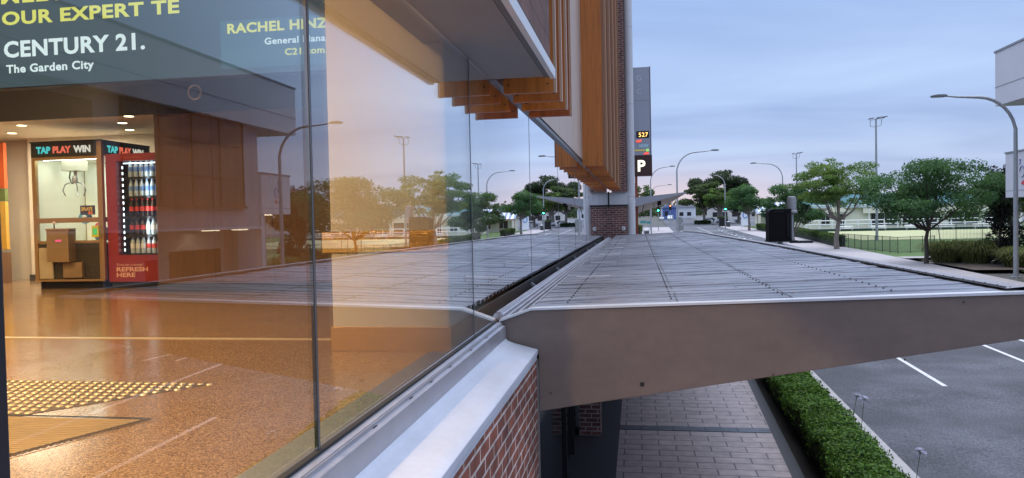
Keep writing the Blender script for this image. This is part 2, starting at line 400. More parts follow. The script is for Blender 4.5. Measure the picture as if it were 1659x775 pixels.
# street level shopfront under the awning
B('shopfront_glass', bld, (-1.30,-1.26,5.99,60,.3,3.3,DGLASS), (-1.32,-1.28,5.99,60,.1,.3,DARK), (-1.5,-.8,5.99,29.7,3.3,3.39,mat('ceiling_dark',(.06,.055,.05),.8)))
for y in (14.75, 22.0, 28.6):
    B('pilaster', bld, (-1.20, -.79, y, y+.55, .1, 3.3, BRICKF))
    B('shopfront_frame', bld, (-1.26,-1.20,y-1.2,y-1.13,.1,3.3,BLKM), (-1.26,-1.22,y-2.4,y-2.36,.1,3.3,BLKM))
B('side_wall', bld, (-13.5,-1.9,29.75,31.2,.1,15.5,mat('upper_render',(.4,.36,.33),.8)), (-13.5,-1.5,-4,60,.0,.3,DARK), (-13.5,-1.26,5.9,29.7,3.25,3.29,DARK))

# ------------------------------------------------------------------ awning over the footpath
awn = thing('street_awning', (1, 18, 3.8), 'long grey ribbed awning roof with tapered brown end beam over the footpath', 'awning')
ROOF = mat('roof_sheet', (.205,.212,.245), .40, .25, var=.3, vscale=1.6, stretch=(.5,2,1), bump=.05)
grit(ROOF, 9, .10, .5, .16)
def xe(y):  # outer edge
    t = [5.9,8,10.5,13,16,19,23,26.4,28.5,30]; v = [2.75,2.70,2.66,2.62,2.56,2.46,2.36,2.26,2.12,1.85]
    return float(np.interp(y, t, v))
def zr(x): return 3.765+.034*(x+.79)          # roof rises outwards
pitch = .19; vs=[]; fs=[]; prof=[(0,0),(.024,0),(.040,.034),(.172,.034)]
y = 5.99; rows=[]
jit = random.Random(3)
while y < 30.0:
    hz = jit.uniform(-.002,.002)
    for dy,dz in prof: rows.append((y+dy, dz+hz))
    y += pitch
XS = [-.85+.16*k for k in range(24)]+[None]
NX=len(XS); wob=np.random.default_rng(4)
for q,(yy,dz) in enumerate(rows):
    e = xe(yy)-.02
    if q % 4 == 0: lift = np.convolve(wob.normal(0,.0035,NX+4), np.ones(4)/2, 'valid')
    for k,x in enumerate(XS):
        xx = e if x is None else min(x, e)
        vs.append((xx, yy, zr(xx)+dz+(lift[k] if dz > .01 else 0)))
for i in range(len(rows)-1):
    for k in range(NX-1): fs.append((i*NX+k, i*NX+k+1, (i+1)*NX+k+1, (i+1)*NX+k))
mb = MB(); mb.add(vs, fs, ROOF); mb.obj('roof_sheet', awn)
riv = []
for xl in (-.58, .25, 1.1, 1.9):
    y = 6.08
    while y < 29.7:
        if xl < xe(y)-.1: riv.append((y+.108, xl, zr(xl)+.037, .007))
        y += pitch
y = 6.0
while y < 29.5:
    x = xe(y)-.10; riv.append((y, x, zr(x)+.048, .010)); y += pitch
riv.sort()
proto = MB().lathe([(.008,0),(.008,.004),(.004,.010)],(0,0,0),BLACK,6).obj('rivet', awn)
proto.location = (riv[0][1], riv[0][0], riv[0][2])
for y,x,z,q in riv[1:100]:
    c = proto.copy(); COL.objects.link(c); c.location = (x,y,z)
mb = MB()
for y,x,z,q in riv[100:]: mb.box(x-q, x+q, y-q, y+q, z-.002, z+.0035, BLACK)
o = mb.obj('rivets_beyond', awn); o['kind'] = 'stuff'
# soft lap lines of adjoining sheets
for xl in (.29,1.14): B('sheet_lap', awn, (xl, xl+.006, 6.0, 29.6, zr(xl)+.036, zr(xl)+.0385, mat('lap_line',(.10,.10,.11),.5)))
# end beam (fascia), tapered
fp = [(-.79,2.985),(-.79,3.44),(-1.095,3.46),(-1.095,3.69),(-.84,3.782),(2.75,3.895),(2.80,3.86),(2.80,3.592)]
MB().prism(fp, 'y', 5.90, 5.985, FASCIA).obj('end_beam', awn, bevel=.004)
MB().prism([(-1.098,3.692),(-1.098,3.708),(-.842,3.800),(2.76,3.917),(2.76,3.897),(-.84,3.784)], 'y', 5.885, 5.995, WHITE).obj('beam_flashing', awn)
for x,z,q in ((-.70,3.13,.007),(1.9,3.42,.007),(2.3,3.84,.007),(.98,3.30,.007),(.01,3.21,.015)):
    B('beam_screw', awn, (x-q,x+q,5.895,5.90,z-q,z+q,mat('screw_steel',(.12,.09,.08),.5,.5) if q<.01 else BLACK))
# outer edge flashing
pts=[(xe(y),y) for y in np.linspace(5.95,30,40)]
vs=[];fs=[]
for x,y in pts:
    z=zr(x); vs+=[(x-.15,y,z+.045),(x-.02,y,z+.058),(x+.02,y,z+.053),(x+.02,y,z-.12),(x-.15,y,z-.14)]
for i in range(len(pts)-1):
    for k in range(4): fs.append((i*5+k,i*5+k+1,(i+1)*5+k+1,(i+1)*5+k))
mb=MB(); mb.add(vs,fs,mat('edge_flashing',(.30,.285,.30),.45,.2,var=.12)); mb.obj('edge_flashing', awn)
vs=[];fs=[]
for x,y in pts:
    z=zr(x); vs+=[(x-.155,y,z+.048),(x-.140,y,z+.058)]
for i in range(len(pts)-1): fs.append((i*2,i*2+1,i*2+3,i*2+2))
mb=MB(); mb.add(vs,fs,BLACK); mb.obj('edge_seal', awn)
# underside
UND = mat('awning_soffit', (.17,.15,.145), .6, var=.1)
vs=[];fs=[]
for y in np.linspace(5.985,30,30):
    e=xe(y); vs+=[(-.80,y,3.0),(e-.02,y,3.60+.0*e)]
for i in range(29): fs.append((2*i,2*i+1,2*i+3,2*i+2))
mb=MB(); mb.add(vs,fs,UND)
vs=[(-.8,30,3.0),(-.8,30,3.75),(xe(30),30,3.86),(xe(30)-.02,30,3.6)]; mb.add(vs,[(0,1,2,3)],FASCIA)
mb.obj('awning_soffit', awn)
lv=[]; lf=[]; lr=random.Random(21)
for k in range(70):
    y=6.2+(lr.random()**1.6)*20; x=lr.uniform(-.7,xe(y)-.2); z=zr(x)+.040; a=lr.uniform(0,PI); q=lr.uniform(.012,.028)
    u=Vector((math.cos(a),math.sin(a),lr.uniform(-.2,.2)))*q; w_=Vector((-math.sin(a),math.cos(a),lr.uniform(-.1,.4)))*q*.5; c=Vector((x,y,z+.004)); b=len(lv)
    lv+=[c-u,c-w_,c+u,c+w_]; lf.append((b,b+1,b+2,b+3))
lb=MB(); lb.add(lv,lf,mat('dry_leaf',(.11,.075,.04),.8)); tag(lb.obj('leaf_litter'),'dry brown leaf litter scattered over the awning roof','leaves',kind='stuff')
# wall gutter: dark trough + ridged rail
GUT = mat('gutter_inside', (.03,.028,.027), .6, var=.4, vscale=9)
B('gutter', awn, (XG+.10,-.88,5.99,29.7,3.40,3.44,GUT), (-.88,-.865,5.99,29.7,3.44,3.735,GUT))
MB().prism([(XG+.003,3.44),(XG+.003,3.758),(XG+.016,3.760),(XG+.024,3.742),(XG+.040,3.738),(XG+.046,3.718),(XG+.062,3.714),(XG+.068,3.694),(XG+.084,3.690),(XG+.090,3.668),(XG+.106,3.664),(XG+.106,3.44)],'y',5.99,29.7,ALU).obj('gutter_rail', awn)
for y in (9.5,12.5,16,20,24):
    MB().prism([(-1.0,3.62),(-.885,3.66),(-.885,3.70),(-.90,3.70)],'y',y,y+.03,ALU).obj('gutter_clip', awn)
CLIP = mat('clip_wire', (.52,.52,.55), .4, .6)
for y in (8.35,10.9,13.3,16.0,18.8,21.6):
    mb=MB(); x0=-.42; z=zr(x0)+.042
    mb.tube([(x0-.26,y,z+.0),(x0-.26,y,z+.035),(x0+.12,y,z+.045),(x0+.12,y+.02,z+.0)],.006,CLIP,6)
    mb.tube([(x0+.12,y,z+.0),(x0+.12,y,z+.075)],.006,CLIP,6)
    mb.obj('safety_bracket', awn)

# utility box and round antenna on the awning's outer edge
def rbox(name, parent, x0,x1,y0,y1,z0,z1,m,r=.1):
    pts=[(x0,z0),(x1,z0),(x1,z1)]
    for k in range(7):
        a=PI/2+PI/2*k/6; pts.append((x0+r+r*math.cos(a), z1-r+r*math.sin(a)))
    return MB().prism(pts,'y',y0,y1,m).obj(name,parent,bevel=.012)
ub = thing('utility_box', (3.3,19,3.84), 'black rounded utility box on a post just beyond the outer edge of the awning', 'utility box')
rbox('box_body', ub, 3.08,3.60,18.9,19.4,3.862,4.62,BLKP)
B('box_lid', ub, (3.20,3.42,18.885,18.9,4.54,4.56,BLKM), bevel=.003)
B('box_hinge', ub, (3.50,3.53,18.87,18.9,3.95,4.5,BLKM),(3.555,3.585,18.88,18.9,3.9,4.56,BLKM))
B('mounting_plate', ub, (3.06,3.74,18.88,19.42,3.83,3.862,BLKM))
mb=MB(); mb.lathe([(.12,.06),(.12,.09),(.055,.10),(.055,3.83)],(3.38,19.15,0),GREYST,12); mb.obj('post',ub,smooth=True)
an = thing('antenna', (3.6,19.15,4.5), 'grey round topped antenna cylinder on a post behind the black utility box', 'antenna')
mb=MB(); mb.lathe([(.04,3.84),(.04,4.52)],(3.66,19.2,0),GREYST,12); mb.obj('post',an,smooth=True)
AG = mat('antenna_grey',(.24,.25,.26),.45,.1,var=.1,vscale=8)
mb=MB(); mb.lathe([(.085,4.50),(.135,4.52),(.135,4.56),(.112,4.58),(.107,4.87),(.095,4.905),(.05,4.92)],(3.66,19.2,0),AG,20); mb.obj('radome',an,smooth=True)
tag(B('cable_tray',None,(3.70,4.06,18.8,19.05,3.80,3.85,BLKM),(3.55,3.70,18.90,18.94,3.80,3.83,BLKM)),'low black tray sticking out beside the utility box','cable tray')

# ------------------------------------------------------------------ interior
flo = bpy.data.materials.new('terrazzo'); flo.use_nodes=True
nt=flo.node_tree; N=nt.nodes; L=nt.links; b=N['Principled BSDF']
tc=N.new('ShaderNodeTexCoord')
def vor(scale):
    v=N.new('ShaderNodeTexVoronoi'); v.inputs['Scale'].default_value=scale; L.new(tc.outputs['Object'],v.inputs['Vector']); return v
v1=vor(190); v2=vor(420)
cr=N.new('ShaderNodeValToRGB'); e=cr.color_ramp; e.elements[0].color=(.16,.085,.04,1); e.elements[1].color=(.52,.36,.20,1); e.elements[0].position=.0
x=e.elements.new(.45); x.color=(.27,.175,.095,1); x=e.elements.new(.8); x.color=(.34,.23,.135,1)
sep=N.new('ShaderNodeSeparateColor'); L.new(v1.outputs['Color'],sep.inputs[0]); L.new(sep.outputs[0],cr.inputs[0])
cr2=N.new('ShaderNodeValToRGB'); e=cr2.color_ramp; e.elements[0].color=(.55,.5,.45,1); e.elements[1].color=(1.25,1.2,1.1,1)
sep2=N.new('ShaderNodeSeparateColor'); L.new(v2.outputs['Color'],sep2.inputs[0]); L.new(sep2.outputs[0],cr2.inputs[0])
mx=N.new('ShaderNodeMix'); mx.data_type='RGBA'; mx.blend_type='MULTIPLY'; mx.inputs[0].default_value=.8; L.new(cr.outputs[0],mx.inputs[6]); L.new(cr2.outputs[0],mx.inputs[7])
L.new(mx.outputs[2],b.inputs['Base Color']); 
nz=N.new('ShaderNodeTexNoise'); nz.inputs['Scale'].default_value=2.2; nz.inputs['Detail'].default_value=6; L.new(tc.outputs['Object'],nz.inputs['Vector'])
mr=N.new('ShaderNodeMapRange'); mr.inputs['To Min'].default_value=.09; mr.inputs['To Max'].default_value=.24; L.new(nz.outputs[0],mr.inputs['Value']); L.new(mr.outputs[0],b.inputs['Roughness'])
struct(B('floor',None,(-13,-1.30,-4,29.7,3.58,ZF,flo)),'polished orange terrazzo floor inside')
struct(B('floor_edge',None,(-1.30,XG-.02,-4,29.7,3.58,ZF+.004,mat('sill_strip',(.15,.16,.185),.55,var=.1))),'grey metal strip along the inside of the glass')
BRASS = mat('brass_strip',(.70,.60,.45),.35,.35)
struct(B('floor_strip',None,(-13,-1.96,5.03,5.085,ZF,ZF+.004,BRASS),(-13,-1.96,5.085,5.10,ZF,ZF+.003,BLACK)),'metal expansion strip crossing the terrazzo floor')
WALLW = mat('interior_white',(.70,.65,.56),.7,var=.05)
BROWN = mat('brown_panel',(.16,.085,.048),.5,var=.15,vscale=2,stretch=(6,6,.6))
struct(B('ceiling',None,(-13,-1.3,-4,8.6,7.0,7.1,mat('ceiling_tan',(.40,.30,.20),.8)),(-13,-5.95,8.64,10.9,5.95,6.03,WALLW),(-4.6,-1.3,8.77,29.7,5.62,5.7,DARK)),'interior ceiling')
struct(B('bulkhead',None,(-13,-1.3,8.60,8.64,5.90,7.0,mat('bulkhead_black',(.018,.016,.015),.5))),'black bulkhead below the screen')
struct(B('back_wall',None,(-9.62,-5.9,10.75,10.85,ZF,5.95,WALLW),(-9.62,-6,10.70,10.75,ZF,ZF+.1,mat('skirting',(.06,.055,.05),.5))),'cream wall behind the machines')
struct(B('wall_left',None,(-13,-12.9,-4,11.1,ZF,7,WALLW),(-13,-9.62,10.95,11.05,ZF,6.1,WALLW),(-13,-1.3,-4.1,-4,ZF,7,BROWN)),'far interior walls')
mb=MB()
for k in range(6): mb.box(-5.975+k*.78, -5.975+k*.78+.775, 8.70, 8.75, ZF, 5.95, BROWN)
mb.box(-5.97,-1.3,8.72,8.76,ZF,5.9,DARK); mb.box(-5.96,-5.92,8.76,10.75,ZF,5.95,BROWN); mb.box(-5.98,-1.3,8.68,8.70,ZF,ZF+.11,mat('skirting',(.06,.055,.05),.5))
struct(mb.obj('brown_wall'),'brown panelled interior wall')
struct(B('wall_beyond',None,(-4.6,-4.5,8.8,29.7,ZF,5.7,mat('shop_dark',(.07,.062,.055),.7))),'dark interior wall of the next shop')
ow = thing('wall_panel',(-9.9,10.3,ZF),'red, green and yellow poster panel at the far left of the hall','poster panel')
B('upper_panel',ow,(-10.4,-9.64,10.3,10.36,5.15,5.85,mat('poster_red',(.55,.10,.03),.5)),bevel=.003)
B('middle_panel',ow,(-10.4,-9.64,10.3,10.36,4.95,5.14,mat('poster_green',(.12,.17,.06),.5)),bevel=.003)
B('lower_panel',ow,(-10.4,-9.64,10.3,10.36,4.2,4.94,mat('poster_yellow',(.55,.34,.06),.5)),bevel=.003)
B('counter',ow,(-10.4,-9.66,10.2,10.4,ZF,4.15,BROWN),bevel=.003)

# column by the window
STEEL = mat('brushed_steel',(.62,.36,.10),.26,.35,bump=.25,bscale=6,stretch=(.6,.6,40))
CREAM = mat('cream_plaster',(.60,.53,.42),.55,var=.03)
def column(x0,x1,y0,y1,label):
    c=thing('column',((x0+x1)/2,(y0+y1)/2,ZF),label,'column','interior columns behind the glass')
    B('shaft',c,(x0+.008,x1-.008,y0+.008,y1-.008,ZF,7.0,CREAM),bevel=.01)
    B('base_band',c,(x0-.002,x1+.002,y0-.002,y1+.002,ZF,ZF+.155,STEEL),bevel=.002)
    B('waist_band',c,(x0-.045,x1+.003,y0-.006,y0+.004,4.31,4.445,STEEL),bevel=.004)
    return c
column(-1.955,-1.165,4.60,5.84,'cream column with steel base and waist band just behind the glass')
column(-1.95,-1.30,13.0,14.0,'pale column further along behind the glass, next to the brick awning gutter')
column(-1.95,-1.30,21.4,22.4,'pale column deepest along the glass near the brick pier')
# tactile pad and entrance mat
BR = mat('tactile_brass',(.66,.52,.31),.3,.45)
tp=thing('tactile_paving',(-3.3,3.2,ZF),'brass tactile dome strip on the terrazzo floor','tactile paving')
mb=MB()
for i in range(60):
    for j in range(11):
        x=-2.20-i*.050-(j%2)*.025; y=3.59-j*.062
        if x > -2.19-(3.59-y)*.78: continue
        mb.lathe([(.019,0),(.016,.005),(.010,.0065)],(x,y,ZF),BR,8)
mb.obj('domes',tp,smooth=True)
MB().add([(-5.25,2.91,ZF+.0015),(-5.25,3.62,ZF+.0015),(-2.17,3.62,ZF+.0015),(-2.70,2.91,ZF+.0015)],[(0,1,2,3)],mat('tactile_shade',(.075,.05,.03),.5)).obj('shade_sheet',tp)  # dark sheet: shade between the domes put into its colour
mt=thing('entrance_mat',(-3.2,2.4,ZF),'ribbed golden entrance mat set in the floor at lower left','mat')
MATG=mat('mat_rib',(.30,.21,.10),.6,var=.15,vscale=5); mb=MB()
def matx(y): return -2.09-(2.9-y)*.67*.55
y=2.89
while y>1.3:
    x1=matx(y); mb.box(-5.2,x1,y-.017,y,ZF+.001,ZF+.006,MATG); y-=.024
mb.obj('ribs',mt)
mb=MB(); mb.add([(-5.2,2.9,ZF+.002),(-5.2,2.92,ZF+.007),(matx(2.9)+.02,2.92,ZF+.007),(matx(2.9),2.9,ZF+.007)],[(0,1,2,3)],BLACK)
mb.add([(matx(2.92)+.012,2.92,ZF+.0065),(matx(2.92)+.03,2.92,ZF+.0065),(matx(1.3)+.03,1.3,ZF+.0065),(matx(1.3)+.012,1.3,ZF+.0065)],[(0,1,2,3)],BLACK)
mb.obj('mat_frame',mt)

# hanging screen with advertisement
sg=thing('hanging_screen',(-4.8,7.05,5.98),'large lit advertising screen with yellow and white lettering hanging in the hall','screen')
B('screen_body',sg,(-6.95,-2.2,7.01,7.14,5.98,7.0,BLKM),bevel=.004)
B('screen_face',sg,(-6.95,-2.2,7.004,7.01,5.99,6.99,emis('screen_glow',(.07,.098,.105),1.0)))
B('screen_panel',sg,(-4.05,-2.2,7.0,7.004,6.05,6.52,emis('screen_glow_teal',(.085,.15,.17),1.0)))
TW=emis('text_white',(.80,.92,.90),1.0); TY=emis('text_yellow',(.80,.78,.16),1.0)
f=lambda body,x0,x1,z,cap,m,b=.03: textmesh('lettering',body,m,sg,(x0,6.994,z),(1,0,0),(0,0,1),x1-x0,cap,b,.004,1.07)
f('MEET',-6.50,-5.75,6.855,.14,TY); f('OUR EXPERT TE',-6.50,-4.48,6.635,.135,TY,.034)
f('CENTURY 21.',-6.49,-4.87,6.30,.165,TW,.034); f('The Garden City',-6.47,-5.45,6.135,.085,TW,.03)
f('RACHEL HINZ',-3.97,-2.92,6.395,.095,TY,.035); f('General Manager',-3.58,-2.80,6.265,.065,TW,.025); f('C21.com.au',-3.37,-2.83,6.15,.065,TY,.025)
f('C',-3.2,-3.05,6.72,.16,TY,.03)
# convex mirror on bulkhead
cm=thing('ceiling_speaker',(-5.33,8.58,6.14),'round pale speaker on the black bulkhead beneath the screen','speaker')
mb=MB(); 
ringp=[( -5.33+.085*math.cos(2*PI*k/24),8.585,6.14+.085*math.sin(2*PI*k/24)) for k in range(25)]
mb.tube(ringp,.012,mat('speaker_ring',(.55,.46,.38),.4),8); mb.obj('ring',cm,smooth=True)
mb=MB(); mb.ball((-5.35,8.59,6.14),.07,DARK,8,(1,.2,1)); mb.obj('cone',cm,smooth=True)

# claw machine -----------------------------------------------------
cl=thing('claw_machine',(-7.66,9.6,ZF),'tall lit claw game with white interior and black header','arcade machine')
X0,X1,Y0,Y1=-8.20,-7.13,9.22,10.25
BZ=mat('claw_frame',(.42,.28,.14),.35,.6); HB=mat('header_black',(.02,.025,.022),.4); CW=mat('claw_inside',(.80,.84,.76),.6)
def cz(py): return ZF+(471-py)/237*2.0
def cx(px): return X0+(px-57)/113*(X1-X0)
B('frame',cl,(X0,X0+.055,Y0,Y0+.055,ZF+.12,cz(233),BZ),(X1-.075,X1,Y0,Y0+.055,ZF+.12,cz(233),BZ),(X0,X0+.05,Y1-.05,Y1,ZF+.12,cz(233),BZ),(X1-.05,X1,Y1-.05,Y1,ZF+.12,cz(233),BZ),
  (X0+.055,X1-.075,Y0,Y0+.05,cz(364),cz(356),BZ),(X0+.055,X1-.075,Y0,Y0+.05,cz(397),cz(393),BZ),(X0,X1,Y0-.01,Y0+.02,ZF+.10,ZF+.13,BZ),(X0+.055,X1-.075,Y0,Y0+.05,cz(262),cz(257),BZ),(X1-.04,X1,Y0+.055,Y1-.05,cz(364),cz(356),BZ), bevel=.004)
hd=B('header',cl,(X0+.01,X1-.07,Y0-.012,Y0+.03,cz(257),cz(234),HB),(X1-.02,X1+.01,Y0+.06,Y1,cz(257),cz(234),HB),(X0-.01,X1+.02,Y0-.02,Y1,cz(234),cz(232),BLKM),bevel=.003)
cols=[('TAP',emis('txt_teal',(.10,.62,.60),1.0)),('PLAY',emis('txt_red',(.85,.16,.09),1.1)),('WIN',emis('txt_cream',(.80,.74,.60),1.0))]
xx=X0+.10
for (w,m),wd in zip(cols,(.22,.28,.26)):
    textmesh('header_lettering',w,m,hd,(xx,Y0-.016,cz(251)),(1,0,0),(0,0,1),wd,.088,.055); xx+=wd+.035
xx=Y0+.10
for (w,m),wd in zip(cols,(.22,.25,.24)):
    textmesh('header_lettering',w,m,hd,(X1+.014,xx,cz(251)),(0,1,0),(0,0,1),wd,.088,.055); xx+=wd+.03
B('cabinet_back',cl,(X0+.04,X1-.05,Y1-.06,Y1-.04,cz(397),cz(257),CW),(X0+.005,X0+.02,Y0+.06,Y1-.05,cz(397),cz(257),CW),(X0+.06,X1-.05,Y0+.05,Y1-.06,cz(399),cz(397),CW),(X0+.02,X1-.03,Y0+.06,Y1-.05,cz(258),cz(256),CW))
B('lamp_tube',cl,(X0+.12,X1-.12,Y0+.075,Y0+.10,cz(262),cz(260),emis('tube_white',(.95,1,.86),9.0)))
B('price_banner',cl,(cx(135),cx(158),Y1-.22,Y1-.21,cz(318),cz(268),mat('banner_white',(.8,.8,.8),.5)),(cx(135),cx(158),Y1-.222,Y1-.22,cz(276),cz(268),mat('banner_yellow',(.8,.55,.05),.5)))
mb=MB(); OR=mat('banner_orange',(.85,.2,.03),.5)
mb.prism([(cx(137),cz(317)),(cx(157),cz(317)),(cx(147),cz(308)),(cx(139),cz(298))],'y',Y1-.223,Y1-.2205,OR); mb.obj('banner_print',cl)
textmesh('banner_lettering','ST',mat('ink',(.03,.03,.05),.6),cl,(cx(147),Y1-.2245,cz(283)),(1,0,0),(0,0,1),.12,.05,.03)
pt=B('price_sticker',cl,(cx(134),cx(157),Y0-.004,Y0+.01,cz(352),cz(337),mat('sticker_blue',(.05,.06,.12),.5)))
textmesh('sticker_lettering','2PLAYS',mat('sticker_text',(.75,.6,.2),.5),pt,(cx(136),Y0-.006,cz(345)),(1,0,0),(0,0,1),.17,.045,.04)
textmesh('sticker_lettering','$5',mat('sticker_text2',(.8,.25,.1),.5),pt,(cx(147),Y0-.006,cz(351)),(1,0,0),(0,0,1),.07,.04,.04)
CL=mat('claw_chrome',(.30,.30,.32),.3,.7)
cwx,cwy=cx(91),Y0+.42
mb=MB(); mb.box(cwx-.13,cwx+.13,cwy-.1,cwy+.1,cz(277),cz(260),mat('carriage',(.35,.34,.28),.5)); mb.obj('carriage',cl)
mb=MB(); mb.tube([(cwx+.01,cwy,cz(277)),(cwx+.01,cwy,cz(288))],.022,CL,8); mb.lathe([(.035,0),(.04,.05),(.03,.10)],(cwx,cwy,cz(297)),CL,10)
for a in (0,2.1,4.2):
    c_,s_=math.cos(a),math.sin(a)
    mb.tube([(cwx+.03*c_,cwy+.03*s_,cz(295)),(cwx+.13*c_,cwy+.13*s_,cz(300)),(cwx+.165*c_,cwy+.165*s_,cz(310)),(cwx+.13*c_,cwy+.13*s_,cz(319))],.009,CL,6)
mb.tube([(cwx-.07,cwy,cz(277)),(cwx-.09,cwy,cz(288)),(cwx-.05,cwy,cz(298)),(cwx,cwy,cz(296))],.009,BLACK,6)
mb.obj('claw',cl,smooth=True)
B('front_window',cl,(X0+.056,X1-.076,Y0+.020,Y0+.026,cz(356),cz(262),glassmat('cabinet_glass',.02,(.97,.98,.97))),(X0+.056,X1-.076,Y0+.020,Y0+.026,cz(393),cz(364),MATS['cabinet_glass']))
B('lower_panel',cl,(X0+.03,X1-.02,Y0+.03,Y1,ZF+.12,cz(399),mat('panel_smoke',(.045,.04,.033),.3,var=.2)),bevel=.004)
B('plinth',cl,(X0+.04,X1-.04,Y0+.06,Y1-.04,ZF,ZF+.10,BLKM))
B('coin_box',cl,(cx(88),cx(123),Y0-.12,Y0+.03,cz(427),cz(376),mat('coin_box',(.30,.21,.12),.45,.3,var=.1)),bevel=.006)
B('card_slot',cl,(cx(103),cx(112),Y0-.125,Y0-.12,cz(394),cz(391),emis('slot_red',(.9,.10,.18),1.4)))
B('prize_door',cl,(cx(104),cx(135),Y0-.02,Y0+.03,cz(453),cz(428),mat('coin_box',(.30,.21,.12),.45)),bevel=.006)
B('control_shelf',cl,(cx(88),cx(126),Y0-.13,Y0,cz(376),cz(373),BZ),bevel=.003)
mb=MB(); mb.tube([(cx(98),Y0-.08,cz(373)),(cx(98),Y0-.08,cz(366))],.008,BLKM,6); mb.ball((cx(98),Y0-.08,cz(364)),.022,mat('knob_pink',(.7,.6,.6),.3),6); mb.obj('joystick',cl,smooth=True)
B('card_reader',cl,(cx(155),cx(166),Y0-.05,Y0,cz(388),cz(370),mat('reader_yellow',(.55,.55,.05),.4)),(cx(157),cx(164),Y0-.053,Y0-.05,cz(384),cz(374),emis('reader_green',(.15,.7,.15),.8)),bevel=.003)
B('chute_panel',cl,(cx(63),cx(86),Y0+.005,Y0+.03,cz(455),cz(404),mat('chute_pale',(.42,.36,.25),.35,var=.2,vscale=4)),bevel=.01)
for x in (X0+.06,X1-.06):
    for y in (Y0+.06,Y1-.06):
        mb=MB(); mb.lathe([(.022,0),(.022,.12)],(x,y,ZF),BLKM,8); mb.obj('leg',cl)
PB=mat('plush_blue',(.08,.36,.60),.8,var=.2,vscale=20); PP=mat('plush_red',(.6,.12,.1),.8); PN=mat('plush_navy',(.10,.16,.28),.8)
def plush(x,y,z,r,m,label):
    t=thing('plush_toy',(x,y,z),label,'plush toy','plush toys in the claw machine')
    mb=MB(); mb.ball((x,y,z+r),r,m,7,(1.1,.9,1)); mb.ball((x+r*.7,y-.02,z+r*1.6),r*.55,m,6); mb.obj('toy_body',t,smooth=True)
    mb=MB(); mb.ball((x+r*.5,y-r*.85,z+r*1.1),r*.35,mat('plush_white',(.8,.8,.78),.8),6); mb.obj('toy_belly',t,smooth=True)
plush(cx(112),Y0+.35,cz(366),.085,PB,'bright blue plush toy leaning in the claw machine')
plush(cx(132),Y0+.40,cz(380),.07,PP,'red plush toy beside the blue one in the claw machine')
plush(cx(143),Y0+.30,cz(397),.10,PN,'striped navy plush toy low in the claw machine')

# vending machine --------------------------------------------------
vm=thing('vending_machine',(-6.6,9.8,ZF),'red drink vending machine with rows of bottles behind glass','vending machine')
VX0,VX1,VY=-7.115,-6.04,9.28
def vz(py): return 3.765+(456-py)/206*1.735
def vx(px): return VX0+(px-171)/84*.775
RED=mat('vending_red',(.25,.020,.015),.35,var=.06); RD=mat('vending_dark',(.010,.010,.012),.5)
wx0,wx1,wz0,wz1=vx(188),VX1-.1,vz(413),vz(262)
mb=MB()
mb.box(VX0,wx0,VY,VY+.06,3.765,vz(250),RED); mb.box(wx1,VX1,VY,VY+.06,3.765,vz(250),RED); mb.box(wx0,wx1,VY,VY+.06,3.765,wz0,RED); mb.box(wx0,wx1,VY,VY+.06,wz1,vz(250),RED)
mb.obj('front_panel',vm)
B('cabinet',vm,(VX0,VX0+.03,VY+.06,VY+.75,3.765,vz(250),RED),(VX1-.03,VX1,VY+.06,VY+.75,3.765,vz(250),RED),(VX0+.03,VX1-.03,VY+.7,VY+.75,3.765,vz(250),RD),(VX0+.03,VX1-.03,VY+.06,VY+.7,vz(250)-.03,vz(250),RD),(VX0+.03,VX1-.03,VY+.06,VY+.7,wz0-.05,wz0-.02,RD),(VX0+.03,VX1-.03,VY+.3,VY+.32,wz0,wz1,RD))
B('base',vm,(VX0+.02,VX1-.02,VY+.03,VY+.7,ZF,3.765,BLKM))
vt=mat('vending_text',(.75,.42,.30),.5)
textmesh('lettering','Time for a break?',vt,vm,(vx(184),VY-.002,vz(430)),(1,0,0),(0,0,1),.40,.03,.01)
textmesh('lettering','REFRESH',vt,vm,(vx(184),VY-.002,vz(439)),(1,0,0),(0,0,1),.47,.058,.03)
textmesh('lettering','HERE',vt,vm,(vx(184),VY-.002,vz(448)),(1,0,0),(0,0,1),.28,.058,.03)
textmesh('lettering','TASTE THE FUN',mat('vending_text_dim',(.5,.12,.08),.5),vm,(vx(200),VY-.002,vz(258)),(1,0,0),(0,0,1),.25,.022,.01)
led=emis('led_white',(.85,.92,1),5.0); mb=MB()
for z in np.linspace(wz0+.05,wz1-.1,15): mb.box(wx0+.035,wx0+.045,VY+.07,VY+.08,z,z+.035,led)
mb.box(wx0+.05,wx1-.05,VY+.08,VY+.10,wz1-.03,wz1-.02,led)
mb.obj('led_strip',vm)
rows=[287,318,351,381,411]
mb=MB()
for r in rows: mb.box(wx0+.06,wx1,VY+.075,VY+.29,vz(r)-.022,vz(r)-.006,mat('shelf_wire',(.10,.10,.11),.4,.4)); mb.box(wx0+.06,wx1,VY+.068,VY+.075,vz(r)-.03,vz(r)-.002,RD)
mb.obj('shelf',vm)
B('vending_glass',vm,(wx0,wx1,VY+.02,VY+.026,wz0,wz1,MATS['cabinet_glass']))
COLA=mat('cola',(.02,.008,.005),.2); WAT=mat('bottle_clear',(.45,.55,.60),.2); LBR=mat('label_red',(.6,.04,.03),.5); LBW=mat('label_white',(.75,.75,.72),.5); LBB=mat('label_blue',(.12,.25,.55),.5); CAPB=mat('cap_blue',(.2,.35,.65),.4)
